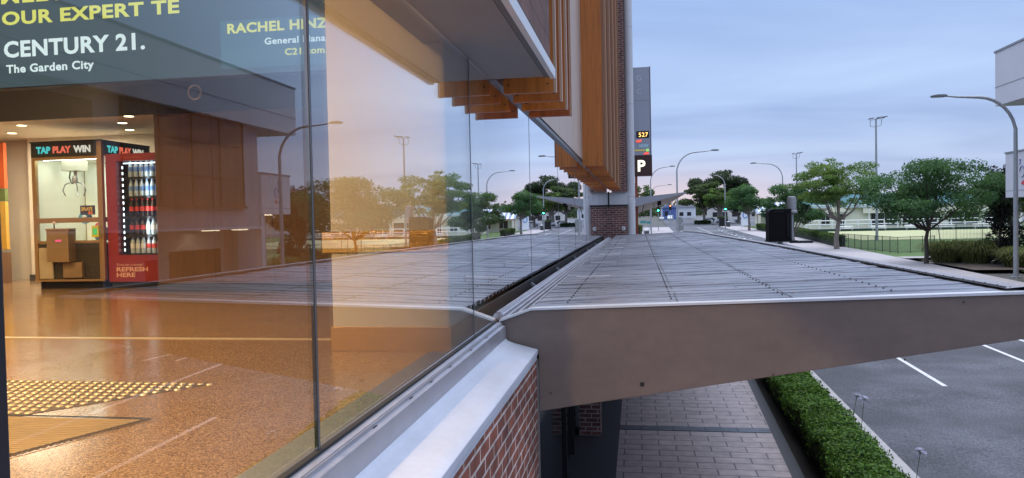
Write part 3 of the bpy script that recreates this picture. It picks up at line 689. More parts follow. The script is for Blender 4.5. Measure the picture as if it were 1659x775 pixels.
def bottle(x,y,z,h,liq,lab,cap,label):
    t=thing('bottle',(x,y,z),label,'bottle','bottles in the vending machine')
    r=.031; mb=MB(); mb.lathe([(r*.8,0),(r,.02*h),(r,.55*h),(r*.85,.66*h),(r*.4,.85*h),(r*.4,.9*h)],(x,y,z),liq,10); mb.obj('body',t,smooth=True)
    mb=MB(); mb.lathe([(r*1.03,.30*h),(r*1.03,.55*h)],(x,y,z),lab,10); mb.obj('label',t,smooth=True)
    mb=MB(); mb.lathe([(r*.5,.9*h),(r*.5,h)],(x,y,z),cap,8); mb.obj('cap',t,smooth=True)
ORD=['first','second','third','fourth','fifth','sixth','seventh']
shelf_names=['top shelf','second shelf','middle shelf','fourth shelf','lowest shelf']
blue=(WAT,LBB,CAPB,'clear blue labelled bottle'); cola=(COLA,LBR,LBR,'dark red capped bottle'); dcola=(COLA,LBR,BLKM,'dark red labelled bottle'); white=(WAT,LBW,LBW,'white labelled bottle'); plain=(WAT,LBW,BLKM,'pale black capped bottle'); rw=(WAT,LBR,LBW,'pale red labelled bottle')
kinds=[[blue]*7,[blue]*7,[cola]*7,[dcola]*3+[white]*4,[plain]*3+[rw]*4]
for r,row,sn in zip(rows,kinds,shelf_names):
    for i,k in enumerate(row):
        bottle(wx0+.125+i*.080,VY+.13,vz(r),.245,k[0],k[1],k[2],f'{k[3]}, {ORD[i]} from the left on the {sn} of the vending machine')
# ceiling lights in the low ceiling
DL=emis('downlight_glow',(1,.78,.48),7.0)
for x,y,lb in ((-7.0,9.5,'small round downlight right above the middle of the vending machine'),(-7.4,10.2,'small round downlight deepest in the ceiling behind the claw game header'),(-6.5,8.95,'small round downlight nearest the brown wall edge in the low ceiling'),(-8.4,9.3,'small round downlight in front of the left post of the claw game'),(-9.2,10.0,'small round downlight left of the claw game over the poster panel')):
    d=thing('downlight',(x,y,5.94),lb,'downlight','downlights in the low ceiling')
    mb=MB(); mb.lathe([(.075,-.004),(.085,0)],(x,y,5.947),WALLW,14); mb.obj('ring',d)
    mb=MB(); mb.lathe([(.06,-.006),(.06,-.0045)],(x,y,5.947),DL,14); mb.obj('diffuser',d)

# ------------------------------------------------------------------ lights
def area(name,loc,size,power,col,rot=(0,0,0),sy=None):
    l=bpy.data.lights.new(name,'AREA'); l.energy=power; l.size=size; l.color=col
    if sy: l.shape='RECTANGLE'; l.size_y=sy
    o=bpy.data.objects.new(name,l); COL.objects.link(o); o.location=loc; o.rotation_euler=rot; return o
WARM=(1,.63,.29)
for nth,(x,y,p) in enumerate(((-3.0,.9,400),(-6.0,3.6,150),(-3.6,5.6,55),(-7.2,6.3,150),(-9.5,4,130))):
    d=thing('hall_light',(x,y,6.95),'round warm hall light in the high ceiling '+('over the entrance mat','over the middle of the terrazzo floor','beside the cream window column','in front of the advertising screen','near the far left wall')[nth],'ceiling light','warm hall lights')
    mb=MB(); mb.lathe([(.12,-.02),(.14,0)],(x,y,6.995),WALLW,16); mb.obj('ring',d)
    mb=MB(); mb.lathe([(.11,-.024),(.11,-.021)],(x,y,6.995),DL,16); mb.obj('diffuser',d)
    area('hall_lamp',(x,y,6.94),.24,p,WARM)
area('recess_lamp',(-8.6,9.9,5.90),1.2,95,(1,.80,.55))
area('claw_lamp',((X0+X1)/2,Y0+.4,cz(259)),.7,11,(.95,1,.85))
area('vending_lamp',((wx0+wx1)/2,VY+.045,(wz0+wz1)/2),.03,1.6,(.85,.92,1),(PI/2,0,0),1.0)

# ------------------------------------------------------------------ plants
def leaf_cloud(name, parent, centers, radii, n, size, mats, weights, seed, flat=.5, shell=.55, droop=0.):
    r = np.random.default_rng(seed)
    centers = np.array(centers, float); radii = np.array(radii, float)
    vol = radii[:,0]*radii[:,1]*radii[:,2]; p = vol**.7; p /= p.sum()
    idx = r.choice(len(centers), n, p=p)
    d = r.normal(size=(n,3)); d /= np.linalg.norm(d,axis=1)[:,None]
    rad = (shell+(1-shell)*r.random(n)**.6)*(.85+.3*r.random(n))
    pos = centers[idx]+d*radii[idx]*rad[:,None]
    pos += r.normal(size=(n,3))*size*.5
    nr = d*flat+r.normal(size=(n,3))*.55+np.array([0,0,.55]); nr /= np.linalg.norm(nr,axis=1)[:,None]
    a = r.normal(size=(n,3)); u = np.cross(nr,a); u /= np.linalg.norm(u,axis=1)[:,None]; w = np.cross(nr,u)
    s = size*(.55+.9*r.random(n))[:,None]
    v = np.stack([pos-u*s, pos-w*s*.42+u*s*.1, pos+u*s, pos+w*s*.42+u*s*.1],1).reshape(-1,3)
    me = bpy.data.meshes.new(name)
    me.vertices.add(4*n); me.vertices.foreach_set('co', v.ravel())
    me.loops.add(4*n); me.loops.foreach_set('vertex_index', np.arange(4*n))
    me.polygons.add(n); me.polygons.foreach_set('loop_start', np.arange(n)*4); me.polygons.foreach_set('loop_total', np.full(n,4))
    for m in mats: me.materials.append(m)
    cw = np.cumsum(weights)/sum(weights)
    # each clump leans to one tone of leaf, single leaves vary
    tone = r.random(len(centers))
    mi = np.searchsorted(cw, np.clip(tone[idx]*.65+r.random(n)*.35,0,.999))
    me.polygons.foreach_set('material_index', mi.astype(np.int32)); me.update(); me.validate()
    o = bpy.data.objects.new(name, me); COL.objects.link(o)
    if parent: o.parent = parent; o.matrix_parent_inverse = parent_inv(parent)
    return o
BARK = mat('bark_pale',(.20,.165,.14),.9,var=.3,vscale=6,stretch=(1,1,.3),bump=.6,bscale=12)
BARKD = mat('bark_dark',(.07,.055,.045),.9,var=.3,vscale=6)
LG = [leafmat('leaf_lime',(.165,.235,.048)), leafmat('leaf_mid',(.11,.185,.046)), leafmat('leaf_deep',(.07,.125,.036))]
LD = [leafmat('leaf_fern',(.09,.18,.062)), leafmat('leaf_green',(.064,.138,.053)), leafmat('leaf_deep_green',(.038,.086,.038))]  # three leaf greens, spread at random over clumps and leaves
LB = [leafmat('leaf_olive',(.075,.105,.034)), leafmat('leaf_dark',(.042,.066,.026)), leafmat('leaf_darkest',(.014,.028,.013))]
LS = [leafmat('shrub_plum',(.032,.036,.030)), leafmat('shrub_dark',(.018,.024,.018)), leafmat('shrub_black',(.010,.014,.011))]
def tree(label, x, y, h, rx, rz_lo, leaves, n, size, seed, name='street_tree', bark=BARK, tr=.22, nb=6, group=None, layered=.24, off=(0,0), lean=0., clr=None):
    """h = total height, rx = crown radius, rz_lo = height of the crown's underside"""
    z0 = gz(y)+.05; r = random.Random(seed)
    t = thing(name, (x,y,z0), label, 'tree', group)
    cz0 = z0+rz_lo; ch = h-rz_lo; cen = []; rad = []
    k = clr or 26
    for i in range(k):
        for _ in range(40):
            a = r.uniform(0,2*PI); q = math.sqrt(r.random()); f = r.random()
            # umbrella profile: widest at about 45 percent of the crown
            prof = math.sin(PI*min(1,max(0,(.12+.88*f)))**.8)
            if q <= prof*1.05+.08: break
        R = rx*(.78+.32*r.random())
        cx_, cy_ = x+off[0]+R*q*math.cos(a)*.9, y+off[1]+R*q*math.sin(a)*.9
        s = rx*(.13+.21*r.random()**1.5)
        cen.append((cx_,cy_,cz0+ch*(.10+.80*f))); rad.append((s,s,s*(layered+.2*r.random())))
    mb = MB()
    fork = z0+rz_lo*r.uniform(.75,.95)
    tp = (x+lean+off[0]*.2, y, fork)
    mb.tube([(x,y,z0-.1),(x+r.uniform(-.05,.05),y,z0+rz_lo*.3),(x+lean*.7+r.uniform(-.06,.06),y+r.uniform(-.1,.1),z0+rz_lo*.65),tp],[tr*1.25,tr,tr*.88,tr*.8],bark,8)
    order = sorted(range(k), key=lambda i: r.random())[:nb+8]
    for j,i in enumerate(order):
        c = Vector(cen[i]); s = Vector(tp); m1 = s.lerp(c,.4)+Vector((r.uniform(-.2,.2),r.uniform(-.2,.2),-.06*h*r.random()))
        rr = tr*(.55 if j<nb else .26)
        mb.tube([s,m1,s.lerp(c,.75)+Vector((0,0,.1)),c],[rr,rr*.7,rr*.4,rr*.12],bark,6)
    mb.obj('trunk', t, smooth=True)
    leaf_cloud('crown', t, cen, rad, n, size, leaves, (1,1.3,1), seed)
    return t
tree('light green street tree with a bare pale trunk on the far footpath', 19.5, 80, 10.6, 4.5, 3.7, LG, 17000, .115, 11, tr=.23, group='street trees on the far footpath', lean=.2, layered=.24, clr=58, nb=7)
tree('dense dark green street tree with spreading crown beside the ornamental grasses', 20.5, 59, 8.7, 5.0, 2.9, LD, 24000, .105, 23, bark=BARKD, tr=.15, group='street trees on the far footpath', off=(.5,0), layered=.26, clr=64, nb=7)
tree('low dark green street tree right behind the black utility box', 18.9, 98, 8.4, 4.2, 1.5, LD, 16000, .14, 31, tr=.15, group='street trees on the far footpath', layered=.5)
tree('green round street tree with thin grey trunk before the white board', 20.4, 147, 9.2, 4.4, 3.4, LD, 9000, .19, 41, bark=BARK, tr=.22, group='street trees on the far footpath', layered=.5)
tree('huge dark umbrella tree rising above the others at the crossing', 24.0, 236, 17.5, 9.2, 6.0, LB, 18000, .29, 51, tr=.5, name='umbrella_tree', group='big trees at the crossing', layered=.3, clr=34)
tree('broad olive tree at the left of the crossing', 18.0, 216, 13.2, 6.6, 4.2, [LG[1],LB[0],LB[1]], 13000, .25, 52, tr=.4, name='umbrella_tree', group='big trees at the crossing', layered=.32)
tree('yellow green tree in the middle of the crossing trees', 22.2, 212, 11.4, 5.2, 3.8, [LG[0],LG[1],LB[0]], 10000, .24, 53, tr=.36, name='umbrella_tree', group='big trees at the crossing', layered=.34)
tree('deep green tree at the right of the crossing trees', 28.0, 222, 11.0, 5.6, 3.0, LB, 9000, .27, 54, tr=.4, name='umbrella_tree', group='big trees at the crossing', layered=.4)
tree('tree top showing beside the sign pylon', -.4, 152, 11.6, 3.6, 4, LG[1:]+LB[:1], 3500, .28, 61, tr=.25, name='street_tree', layered=.5)
tree('spreading tree behind the verandah cottage', 38.0, 182, 8.5, 6.5, 3.0, LB, 3500, .36, 62, tr=.3, name='background_tree', group='trees beyond the club', layered=.45)
tree('round tree at the edge of the bowling club roof', 45.0, 178, 9.0, 6.5, 3.0, LB, 3000, .36, 63, tr=.3, name='background_tree', group='trees beyond the club', layered=.45)
tree('tall dark tree beyond the club at far right', 50.0, 112, 10.2, 5.2, 2.2, LB, 5000, .30, 64, tr=.3, name='background_tree', group='trees beyond the club', layered=.5)
tree('lower dark tree leaning against the white building', 44.5, 100, 9.0, 4.4, 1.6, LB, 4500, .28, 65, tr=.3, name='background_tree', group='trees beyond the club', layered=.5)
# dark conical shrub tree and ornamental grasses
def shrub(label, x, y, h, rx, seed):
    t = thing('shrub_tree', (x,y,gz(y)), label, 'tree')
    r = random.Random(seed); cen=[]; rad=[]
    for i in range(34):
        f = r.random(); w = rx*(.55+.45*math.sin(PI*(.15+.75*f)))*(1-.35*f)
        a = r.uniform(0,2*PI); q = math.sqrt(r.random())
        cen.append((x+w*q*math.cos(a), y+w*q*math.sin(a), gz(y)+.6+f*(h-1.1))); s=.42+.3*r.random(); rad.append((s,s,s*.85))
    mb = MB(); mb.tube([(x,y,gz(y)-.1),(x+.1,y,gz(y)+h*.5),(x,y,gz(y)+h*.9)],[.12,.08,.02],BARKD,7); mb.obj('trunk',t,smooth=True)
    leaf_cloud('crown', t, cen, rad, 8000, .11, LS, (1,1.5,1), seed)
shrub('dark purple leaved tall shrub beside the right street lamp', 24.9, 58, 7.1, 1.55, 5)
GR=[leafmat('blade_pale',(.32,.33,.13)),leafmat('blade_green',(.17,.20,.065)),leafmat('blade_dark',(.035,.05,.02))]
def grass_clump(label,x,y,h,r0,n,seed):
    r=np.random.default_rng(seed); z=gz(y)+.04
    a=r.uniform(0,2*PI,n); q=np.sqrt(r.random(n))*r0*.55; ln=h*(.40+.75*r.random(n)); out=.15+1.15*r.random(n)
    bx=x+q*np.cos(a); by=y+q*np.sin(a); a2=a+r.normal(0,.5,n); vs=[];fs=[]
    wd=.018+.014*r.random(n)
    for k in range(n):
        px,py=-math.sin(a2[k])*wd[k],math.cos(a2[k])*wd[k]; b=len(vs)
        for t,hh in ((0,0),(.35,.62),(.7,.92),(1,.80)):
            d=out[k]*t*ln[k]*.85; cx_=bx[k]+d*math.cos(a2[k]); cy_=by[k]+d*math.sin(a2[k]); zz=z+hh*ln[k]*(1-.25*out[k]*t); w=1-.8*t
            vs+=[(cx_-px*w,cy_-py*w,zz),(cx_+px*w,cy_+py*w,zz)]
        fs+=[(b,b+1,b+3,b+2),(b+2,b+3,b+5,b+4),(b+4,b+5,b+7,b+6)]
    me=bpy.data.meshes.new('ornamental_grass'); me.from_pydata(vs,[],fs)
    for m in GR: me.materials.append(m)
    me.polygons.foreach_set('material_index',np.repeat(r.choice(3,n,p=[.4,.4,.2]),3).astype(np.int32))
    o=bpy.data.objects.new('ornamental_grass',me); COL.objects.link(o); return tag(o,label,'grass clump','ornamental grass clumps')
grass_clump('arching ornamental grass clump nearest the young tree',22.4,60.5,1.75,1.5,2600,1)
grass_clump('bushy ornamental grass clump under the dark shrub',24.0,59.5,1.8,1.6,2600,2)
grass_clump('low ornamental grass clump behind the right lamp post',25.0,55.5,1.5,1.3,2000,3)
# hedges
HG=[leafmat('hedge_light',(.105,.20,.022),.25),leafmat('hedge_mid',(.062,.14,.017),.25),leafmat('hedge_dark',(.022,.055,.010),.25)]
HIN=mat('hedge_inner_shade',(.008,.014,.005),.95)  # near-black core for the twigs, shade inside the hedge put into its colour
def hedge(label,pts,wd,h,n,size,seed,mats=HG,z0=.05,group=None,n_top=.6):
    r=np.random.default_rng(seed); t=thing('hedge',(pts[0][0],pts[0][1],gz(pts[0][1])),label,'hedge',group)
    P_=np.array(pts,float); seg=np.linalg.norm(np.diff(P_,axis=0),axis=1); cum=np.r_[0,np.cumsum(seg)]; Lh=cum[-1]
    def at(s): return np.interp(s,cum,P_[:,0]),np.interp(s,cum,P_[:,1])
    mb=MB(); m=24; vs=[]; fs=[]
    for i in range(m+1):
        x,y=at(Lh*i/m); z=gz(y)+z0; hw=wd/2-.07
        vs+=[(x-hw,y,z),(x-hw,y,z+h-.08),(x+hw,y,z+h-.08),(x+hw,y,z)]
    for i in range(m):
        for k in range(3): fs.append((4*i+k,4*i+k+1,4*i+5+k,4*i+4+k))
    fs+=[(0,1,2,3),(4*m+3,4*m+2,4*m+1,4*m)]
    mb.add(vs,fs,HIN).obj('shaded_branches',t)
    s=r.random(n)*Lh; x,y=at(s); top=r.random(n)<n_top; side=r.choice([-1,1],n)
    bump=.05*np.sin(s*3.1)+.04*np.sin(s*7.7+1)+.03*np.sin(s*1.3)
    ox=np.where(top,(r.random(n)-.5)*wd,side*(wd/2+r.normal(0,.03,n)))
    ox+=np.where(top,0,bump*.6)
    z=gz(y)+z0+np.where(top,h+bump*.6+r.normal(0,.025,n)-.10*np.abs(ox/(wd/2))**6,h*(.25+.75*r.random(n)**.45))
    pos=np.stack([x+ox,y,z],1)
    nr=np.stack([np.where(top,0,side*.8),np.zeros(n),np.where(top,.9,.35)],1)+r.normal(size=(n,3))*.5; nr/=np.linalg.norm(nr,axis=1)[:,None]
    a=r.normal(size=(n,3)); u=np.cross(nr,a); u/=np.linalg.norm(u,axis=1)[:,None]; w=np.cross(nr,u); sz=size*(.6+.8*r.random(n))[:,None]
    v=np.stack([pos-u*sz,pos-w*sz*.55,pos+u*sz,pos+w*sz*.55],1).reshape(-1,3)
    me=bpy.data.meshes.new('leaves'); me.vertices.add(4*n); me.vertices.foreach_set('co',v.ravel()); me.loops.add(4*n); me.loops.foreach_set('vertex_index',np.arange(4*n))
    me.polygons.add(n); me.polygons.foreach_set('loop_start',np.arange(n)*4); me.polygons.foreach_set('loop_total',np.full(n,4))
    for q in mats: me.materials.append(q)
    me.polygons.foreach_set('material_index',np.clip(r.choice(3,n,p=[.45,.4,.15]),0,2).astype(np.int32)); me.update(); me.validate()
    o=bpy.data.objects.new('foliage',me); COL.objects.link(o); o.parent=t; o.matrix_parent_inverse=parent_inv(t)
    return t
hedge('bright green clipped hedge between the paving and the near kerb',[(3.13,8.0),(3.27,14),(3.40,20),(3.60,31)],.82,.70,95000,.027,3,n_top=.82)
H2=[leafmat('hedge_far_light',(.075,.125,.022)),leafmat('hedge_far_mid',(.045,.085,.018)),leafmat('hedge_far_dark',(.022,.045,.012))]
hedge('clipped hedge along the far footpath starting behind the pale trunk',[(20.9,84),(21.9,100),(22.9,118)],1.0,1.25,7000,.09,4,H2,group='hedges along the far footpath')
hedge('short clipped hedge near the white notice board',[(22.4,138),(23.0,152)],1.2,1.2,2500,.12,5,H2,group='hedges along the far footpath')
hedge('low hedge strip under the crossing trees',[(15.8,214),(19,214.5)],1.4,1.0,1200,.16,6,H2,group='hedges along the far footpath')
hedge('small green hedge block against the white corner column',[(-.15,126),(.25,134)],.9,1.7,1500,.12,7,H2)
def flower(label,x,y,zt,seed,lean):
    r=random.Random(seed); t=thing('flower',(x,y,gz(y)+.05),label,'flower','pale flowers rising from the hedge')
    g=mat('flower_stem',(.05,.09,.03),.7); z0=gz(y)+.06
    mb=MB(); mb.tube([(x,y,z0),(x+lean*.5,y,z0+(zt-z0)*.6),(x+lean,y,zt)],.005,g,6); mb.obj('stem',t)
    w=mat('flower_petal',(.55,.54,.68),.7); mb=MB()
    for i in range(26):
        a=r.uniform(0,2*PI); e=r.uniform(-.35,1.3); d=Vector((math.cos(a)*math.cos(e),math.sin(a)*math.cos(e),math.sin(e)))
        c=Vector((x+lean,y,zt))+d*.075
        u=d.orthogonal().normalized(); v=d.cross(u)
        for k in range(5):
            b=2*PI*k/5; q=(u*math.cos(b)+v*math.sin(b)); q2=(u*math.cos(b+.5)+v*math.sin(b+.5))
            mb.add([c,c+q*.020+d*.012,c+(q+q2)*.016+d*.018,c+q2*.020+d*.012],[(0,1,2,3)],w)
        mb.tube([(x+lean,y,zt),tuple(c)],.002,g,3)
    mb.obj('flower_head',t)
flower('pale lilac flower head on two thin stems halfway along the hedge',4.10,15.8,.86,1,.10)
flower('pale lilac flower head next to the taller one over the kerb',4.22,15.6,.84,2,.06)
flower('pale lilac flower head nearest the camera at the kerb edge',4.16,12.5,.76,3,.08)
# distant wood
r=np.random.default_rng(9); cen=[];rad=[]
for i in range(420):
    x=r.uniform(-260,420); y=r.uniform(430,640); s=r.uniform(4,9); cen.append((x,y,gz(y)+r.uniform(1,6)+ (2 if abs(x-25)>60 else 0))); rad.append((s,s,s*.7))
o=leaf_cloud('distant_trees',None,cen,rad,26000,1.5,LB,(1,1,1),77); tag(o,'far off dark treeline closing the street','trees',kind='stuff')

# ------------------------------------------------------------------ street furniture
LENS=mat('lamp_lens',(.55,.55,.55),.3)
def lamp(label,x,y,h,arm,dx,rad=.085):
    z=gz(y)+.1; t=thing('street_lamp',(x,y,z),label,'street lamp','tall curved street lamps')
    R=1.9; pts=[(x,y,z),(x,y,z+.5),(x,y,z+h*.5),(x,y,z+h-R)]; 
    for k in range(1,9):
        a=PI/2*k/8; pts.append((x+dx*(R-R*math.cos(a)),y,z+h-R-.25+(R)*math.sin(a)+.25*k/8))
    pts.append((x+dx*arm*.7,y,z+h+.08)); pts.append((x+dx*(arm-.75),y,z+h+.16))
    rr=[rad*1.25,rad*1.1,rad,rad*.85]+[rad*.75]*8+[rad*.5,rad*.42]
    mb=MB(); mb.tube(pts,rr,GREYST,10); mb.lathe([(rad*2.2,-.05),(rad*2.2,.03),(rad*1.3,.05)],(x,y,z),GREYST,10); mb.obj('pole',t,smooth=True)
    e=x+dx*(arm-.8); zz=z+h+.17
    mb=MB()
    pr=[(0,-.05),(.0,.05),(.15,.09),(.55,.10),(.85,.05),(.88,-.01),(.80,-.06),(.2,-.07)]
    mb.prism([(e+dx*p,zz+q) for p,q in pr],'y',y-.15,y+.15,mat('lamp_head',(.16,.165,.17),.5,.3)); hd=mb.obj('lamp_head',t,bevel=.03)
    mb=MB(); mb.box(min(e+dx*.3,e+dx*.78),max(e+dx*.3,e+dx*.78),y-.11,y+.11,zz-.085,zz-.06,LENS); mb.obj('lens',hd)
lamp('grey curved street lamp on the right beside the grasses, arm reaching left',21.5,48,10.45,4.45,-1,.12)
lamp('grey curved street lamp rising just past the awning, arm reaching right',4.3,86,10.55,4.5,1,.10)
lamp('grey street lamp with right pointing arm near the sign pylon',2.0,120,10.8,3.7,1,.10)
lamp('grey street lamp with left pointing arm above the street trees',20.7,115,10.6,4.4,-1,.10)
lamp('grey street lamp carrying the right hand green traffic light',18.1,165,11.2,3.2,-1,.12)
lamp('small distant street lamp seen just over the far canopy',2.5,160,9.2,4.4,1,.08)
def flood(label,x,y,h):
    z=gz(y); t=thing('floodlight_pole',(x,y,z),label,'floodlight','floodlight poles of the bowling green')
    mb=MB(); mb.tube([(x,y,z),(x,y,z+h*.5),(x,y,z+h)],[.17,.14,.10],GREYST,10); mb.tube([(x-.65,y,z+h-.9),(x-.65,y,z+h-.15),(x,y,z+h-.05),(x+1.0,y,z+h+.1)],.04,GREYST,6); mb.tube([(x-.65,y,z+h-.9),(x,y,z+h-1.0),(x+.6,y,z+h-.75),(x+.65,y,z+h-.05)],.04,GREYST,6); mb.obj('pole',t,smooth=True)
    for d in (-.55,.35,1.0):
        mb=MB(); mb.prism([(x+d-.3,z+h-.02+d*.1),(x+d+.3,z+h+.12+d*.1),(x+d+.3,z+h+.2+d*.1),(x+d-.25,z+h+.12+d*.1)],'y',y-.25,y+.2,mat('flood_head',(.10,.10,.11),.5)); mb.obj('floodlight_head',t)
flood('tall floodlight pole standing between the two nearer street trees',28.8,99,14.9); flood('distant floodlight pole to the left of the light green tree',31.5,160,15.0)
GRN=emis('signal_green',(.05,1,.50),14); RDL=emis('signal_red',(1,.16,.05),14); AMB=mat('signal_amber_off',(.10,.06,.01),.3); ROF=mat('signal_red_off',(.09,.01,.01),.3); GOF=mat('signal_green_off',(.01,.06,.03),.3)
def signal(label,x,y,zc,lit='g',post=True):
    t=thing('traffic_light',(x,y,gz(y)),label,'traffic light','traffic lights at the crossing')
    if post: mb=MB(); mb.tube([(x,y+.2,gz(y)),(x,y+.2,zc+.7)],.07,GREYST,8); mb.obj('pole',t)
    B('housing',t,(x-.17,x+.17,y-.12,y+.12,zc-.62,zc+.62,BLKM),(x-.34,x+.34,y-.02,y,zc-.80,zc+.80,mat('backplate',(.02,.025,.022),.6)))
    for dz,on,off,nm in ((.40,RDL if lit=='r' else None,ROF,'red_lens'),(0,None,AMB,'amber_lens'),(-.40,GRN if lit=='g' else None,GOF,'green_lens')):
        mb=MB(); m=on or off
        mb.add([(x+.155*math.cos(2*PI*k/16),y-.135,zc+dz+.155*math.sin(2*PI*k/16)) for k in range(16)]+[(x+.155*math.cos(2*PI*k/16),y-.12,zc+dz+.155*math.sin(2*PI*k/16)) for k in range(16)],[tuple(range(16))]+[(k,(k+1)%16,16+(k+1)%16,16+k) for k in range(16)],m); ln=mb.obj(nm,t)
        mb=MB(); 
        vs=[];fs=[]
        for k in range(9):
            a=PI*k/8; vs+=[(x+.17*math.cos(a),y-.12,zc+dz+.17*math.sin(a)),(x+.17*math.cos(a),y-.34,zc+dz+.17*math.sin(a)-.02)]
        for k in range(8): fs.append((2*k,2*k+1,2*k+3,2*k+2))
        mb.add(vs,fs,BLKM); mb.obj('visor',ln)
signal('green traffic light under the tip of the far canopy',4.05,157,6.1)
signal('green traffic light on the lamp pole in front of the big trees',18.1,164.6,6.15,post=False)
signal('red traffic light glowing far down the street',8.9,216,7.0,'r')
# road signs
SB=mat('sign_back',(.24,.25,.24),.5,.4); TEAL=mat('sign_teal',(.05,.20,.20),.5)
t=thing('road_sign',(4.6,88,gz(88)),'grey back of a round road sign over a square plate beside the lamp','road sign','signs at the roadside')
mb=MB(); mb.tube([(4.6,88.05,gz(88)),(4.6,88.05,4.3)],.04,GREYST,8); mb.obj('post',t)
mb=MB(); mb.prism([(4.6+.42*math.cos(2*PI*k/24),3.98+.42*math.sin(2*PI*k/24)) for k in range(24)],'y',87.97,88.0,SB); mb.obj('round_plate',t)
B('square_plate',t,(4.22,4.56,87.97,88.0,2.85,3.45,SB),(4.6,5.05,87.97,88.0,2.85,3.45,SB),bevel=.01)
for x,y,z,w,h,l in ((.9,140,3.55,1.1,.5,'small teal street sign left of the canopy post'),(1.9,138,3.45,.8,.45,'small teal sign further right below the far canopy')):
    t=thing('street_sign',(x,y,gz(y)),l,'street sign','signs at the roadside')
    mb=MB(); mb.tube([(x,y+.04,gz(y)),(x,y+.04,z+.3)],.045,GREYST,6); mb.obj('post',t)
    B('plate',t,(x-w/2,x+w/2,y-.02,y,z-h/2,z+h/2,TEAL),bevel=.01)
def bin_(x,y,h,w,label):
    t=thing('litter_bin',(x,y,gz(y)),label,'litter bin'); z=gz(y)+.12
    mb=MB(); mb.lathe([(w*.42,0),(w*.5,.08),(w*.5,h*.8)],(x,y,z),mat('bin_dark',(.05,.055,.055),.6),12); mb.obj('body',t,smooth=True)
    mb=MB(); mb.lathe([(w*.54,h*.82),(w*.54,h*.88),(w*.3,h)],(x,y,z),GREYST,12); mb.obj('lid',t,smooth=True)
bin_(1.25,120,1.25,.75,'dark cylindrical litter bin on the corner paving past the awning'); bin_(20.2,178,1.3,.8,'grey litter bin beside the crossing trees')
t=thing('notice_board',(21.3,158,gz(158)),'white notice board with blue round emblem on two posts','notice board')
B('board',t,(20.4,21.9,157.9,158,gz(158)+.8,gz(158)+3.9,mat('board_white',(.72,.75,.8),.5)),bevel=.02)
B('post',t,(20.45,20.55,158,158.1,gz(158),gz(158)+3.8,WHITE)); B('post',t,(21.75,21.85,158,158.1,gz(158),gz(158)+3.8,WHITE))
mb=MB(); mb.tube([(21.2+.45*math.cos(2*PI*k/20),157.88,gz(158)+2.9+.55*math.sin(2*PI*k/20)) for k in range(21)],.09,mat('emblem_blue',(.10,.25,.50),.5),6); mb.obj('emblem',t)
t=thing('bin_enclosure',(17.9,190,gz(190)),'dark slatted enclosure with green planting on top by the crossing','enclosure')
mb=MB()
for k in range(9): mb.box(18.8+k*.22,18.8+k*.22+.14,184,184.1,gz(184)+.1,gz(184)+2.0,BLKM)
mb.box(18.8,20.75,184.1,185.3,gz(184)+.1,gz(184)+1.9,DARK); mb.obj('slats',t)
leaf_cloud('planting',t,[(19.2,184.6,gz(184)+2.2),(20.2,184.6,gz(184)+2.2)],[(.7,.6,.3)]*2,400,.14,H2,(1,1,1),8)

# fences
FM=mat('fence_black',(.02,.022,.02),.5)
def fence(label,a,b,n,h,cat='fence',m=FM,rails=(0.08,.97),wire=0,rw=.03,group=None,name='fence',z_extra=0.):
    t=thing(name,(a[0],a[1],gz(a[1])),label,cat,group); a=Vector((*a,0)); b=Vector((*b,0))
    P3=lambda f,z: (a.x+(b.x-a.x)*f,a.y+(b.y-a.y)*f,gz(a.y+(b.y-a.y)*f)+.05+z_extra+z)
    for i in range(n+1):
        mb=MB(); mb.tube([P3(i/n,0),P3(i/n,h)],rw*1.3,m,6); mb.obj('post',t)
    mb=MB()
    for f in rails: mb.tube([P3(0,h*f),P3(1,h*f)],rw,m,6)
    mb.obj('rail',t)
    if wire:
        mb=MB()
        for k in range(wire):
            f=(k+.5)/wire; mb.tube([P3(f,h*rails[0]),P3(f,h*rails[-1])],.008 if h<1.7 else .013,m,3,False)
        mb.obj('bars',t)
    return t
fence('low black mesh fence along the lawn beside the footpath',(20.9,83.5),(22.85,72.5),8,1.5,wire=170,rw=.022,group='black fences round the lawn')
fence('black mesh fence turning across the lawn',(22.85,72.5),(26.6,74.5),3,1.5,wire=60,rw=.022,group='black fences round the lawn')
fence('tall black picket fence in front of the bowling green at right',(31,88),(46,87),6,2.1,wire=110,rw=.03,group='black fences round the lawn')
RW=mat('rail_white',(.80,.80,.77),.6)
fence('white post and rail fence in front of the bowling club',(28.5,137),(62,137),16,1.85,m=RW,rails=(.62,.97),rw=.085,name='railing',cat='railing')
t=thing('green_bank',(30,135,gz(135)),'dark green low bank board edging the bowling green','edging board'); B('board',t,(28,62,136,136.2,gz(136),gz(136)+.45,mat('board_green',(.02,.05,.035),.7)))
for k,bl in enumerate(('leftmost, before the gable','second from the left, before the dark doorway','middle one of the row','second from the right end','at the right end of the row')): tag(B('bench',None,(33+k*5.2,35.4+k*5.2,134,134.5,gz(134)+.50,gz(134)+.58,RW),(33.2+k*5.2,33.3+k*5.2,134,134.5,gz(134),gz(134)+.5,GREYST),(35.1+k*5.2,35.2+k*5.2,134,134.5,gz(134),gz(134)+.5,GREYST),(33+k*5.2,35.4+k*5.2,134.45,134.52,gz(134)+.75,gz(134)+1.0,RW)),'pale bench beside the bowling green, '+bl,'bench','benches along the bowling green')
t=thing('screen_fence',(26.5,66,gz(66)),'dark screen fence panel behind the young trunk by the path','fence')
B('panel',t,(25.3,29.6,67,67.06,gz(67)+.1,gz(67)+1.35,mat('screen_dark',(.025,.03,.035),.7)))
for x in (25.3,27.4,29.5): B('post',t,(x-.04,x+.04,66.93,67.0,gz(67),gz(67)+1.45,BLKM))
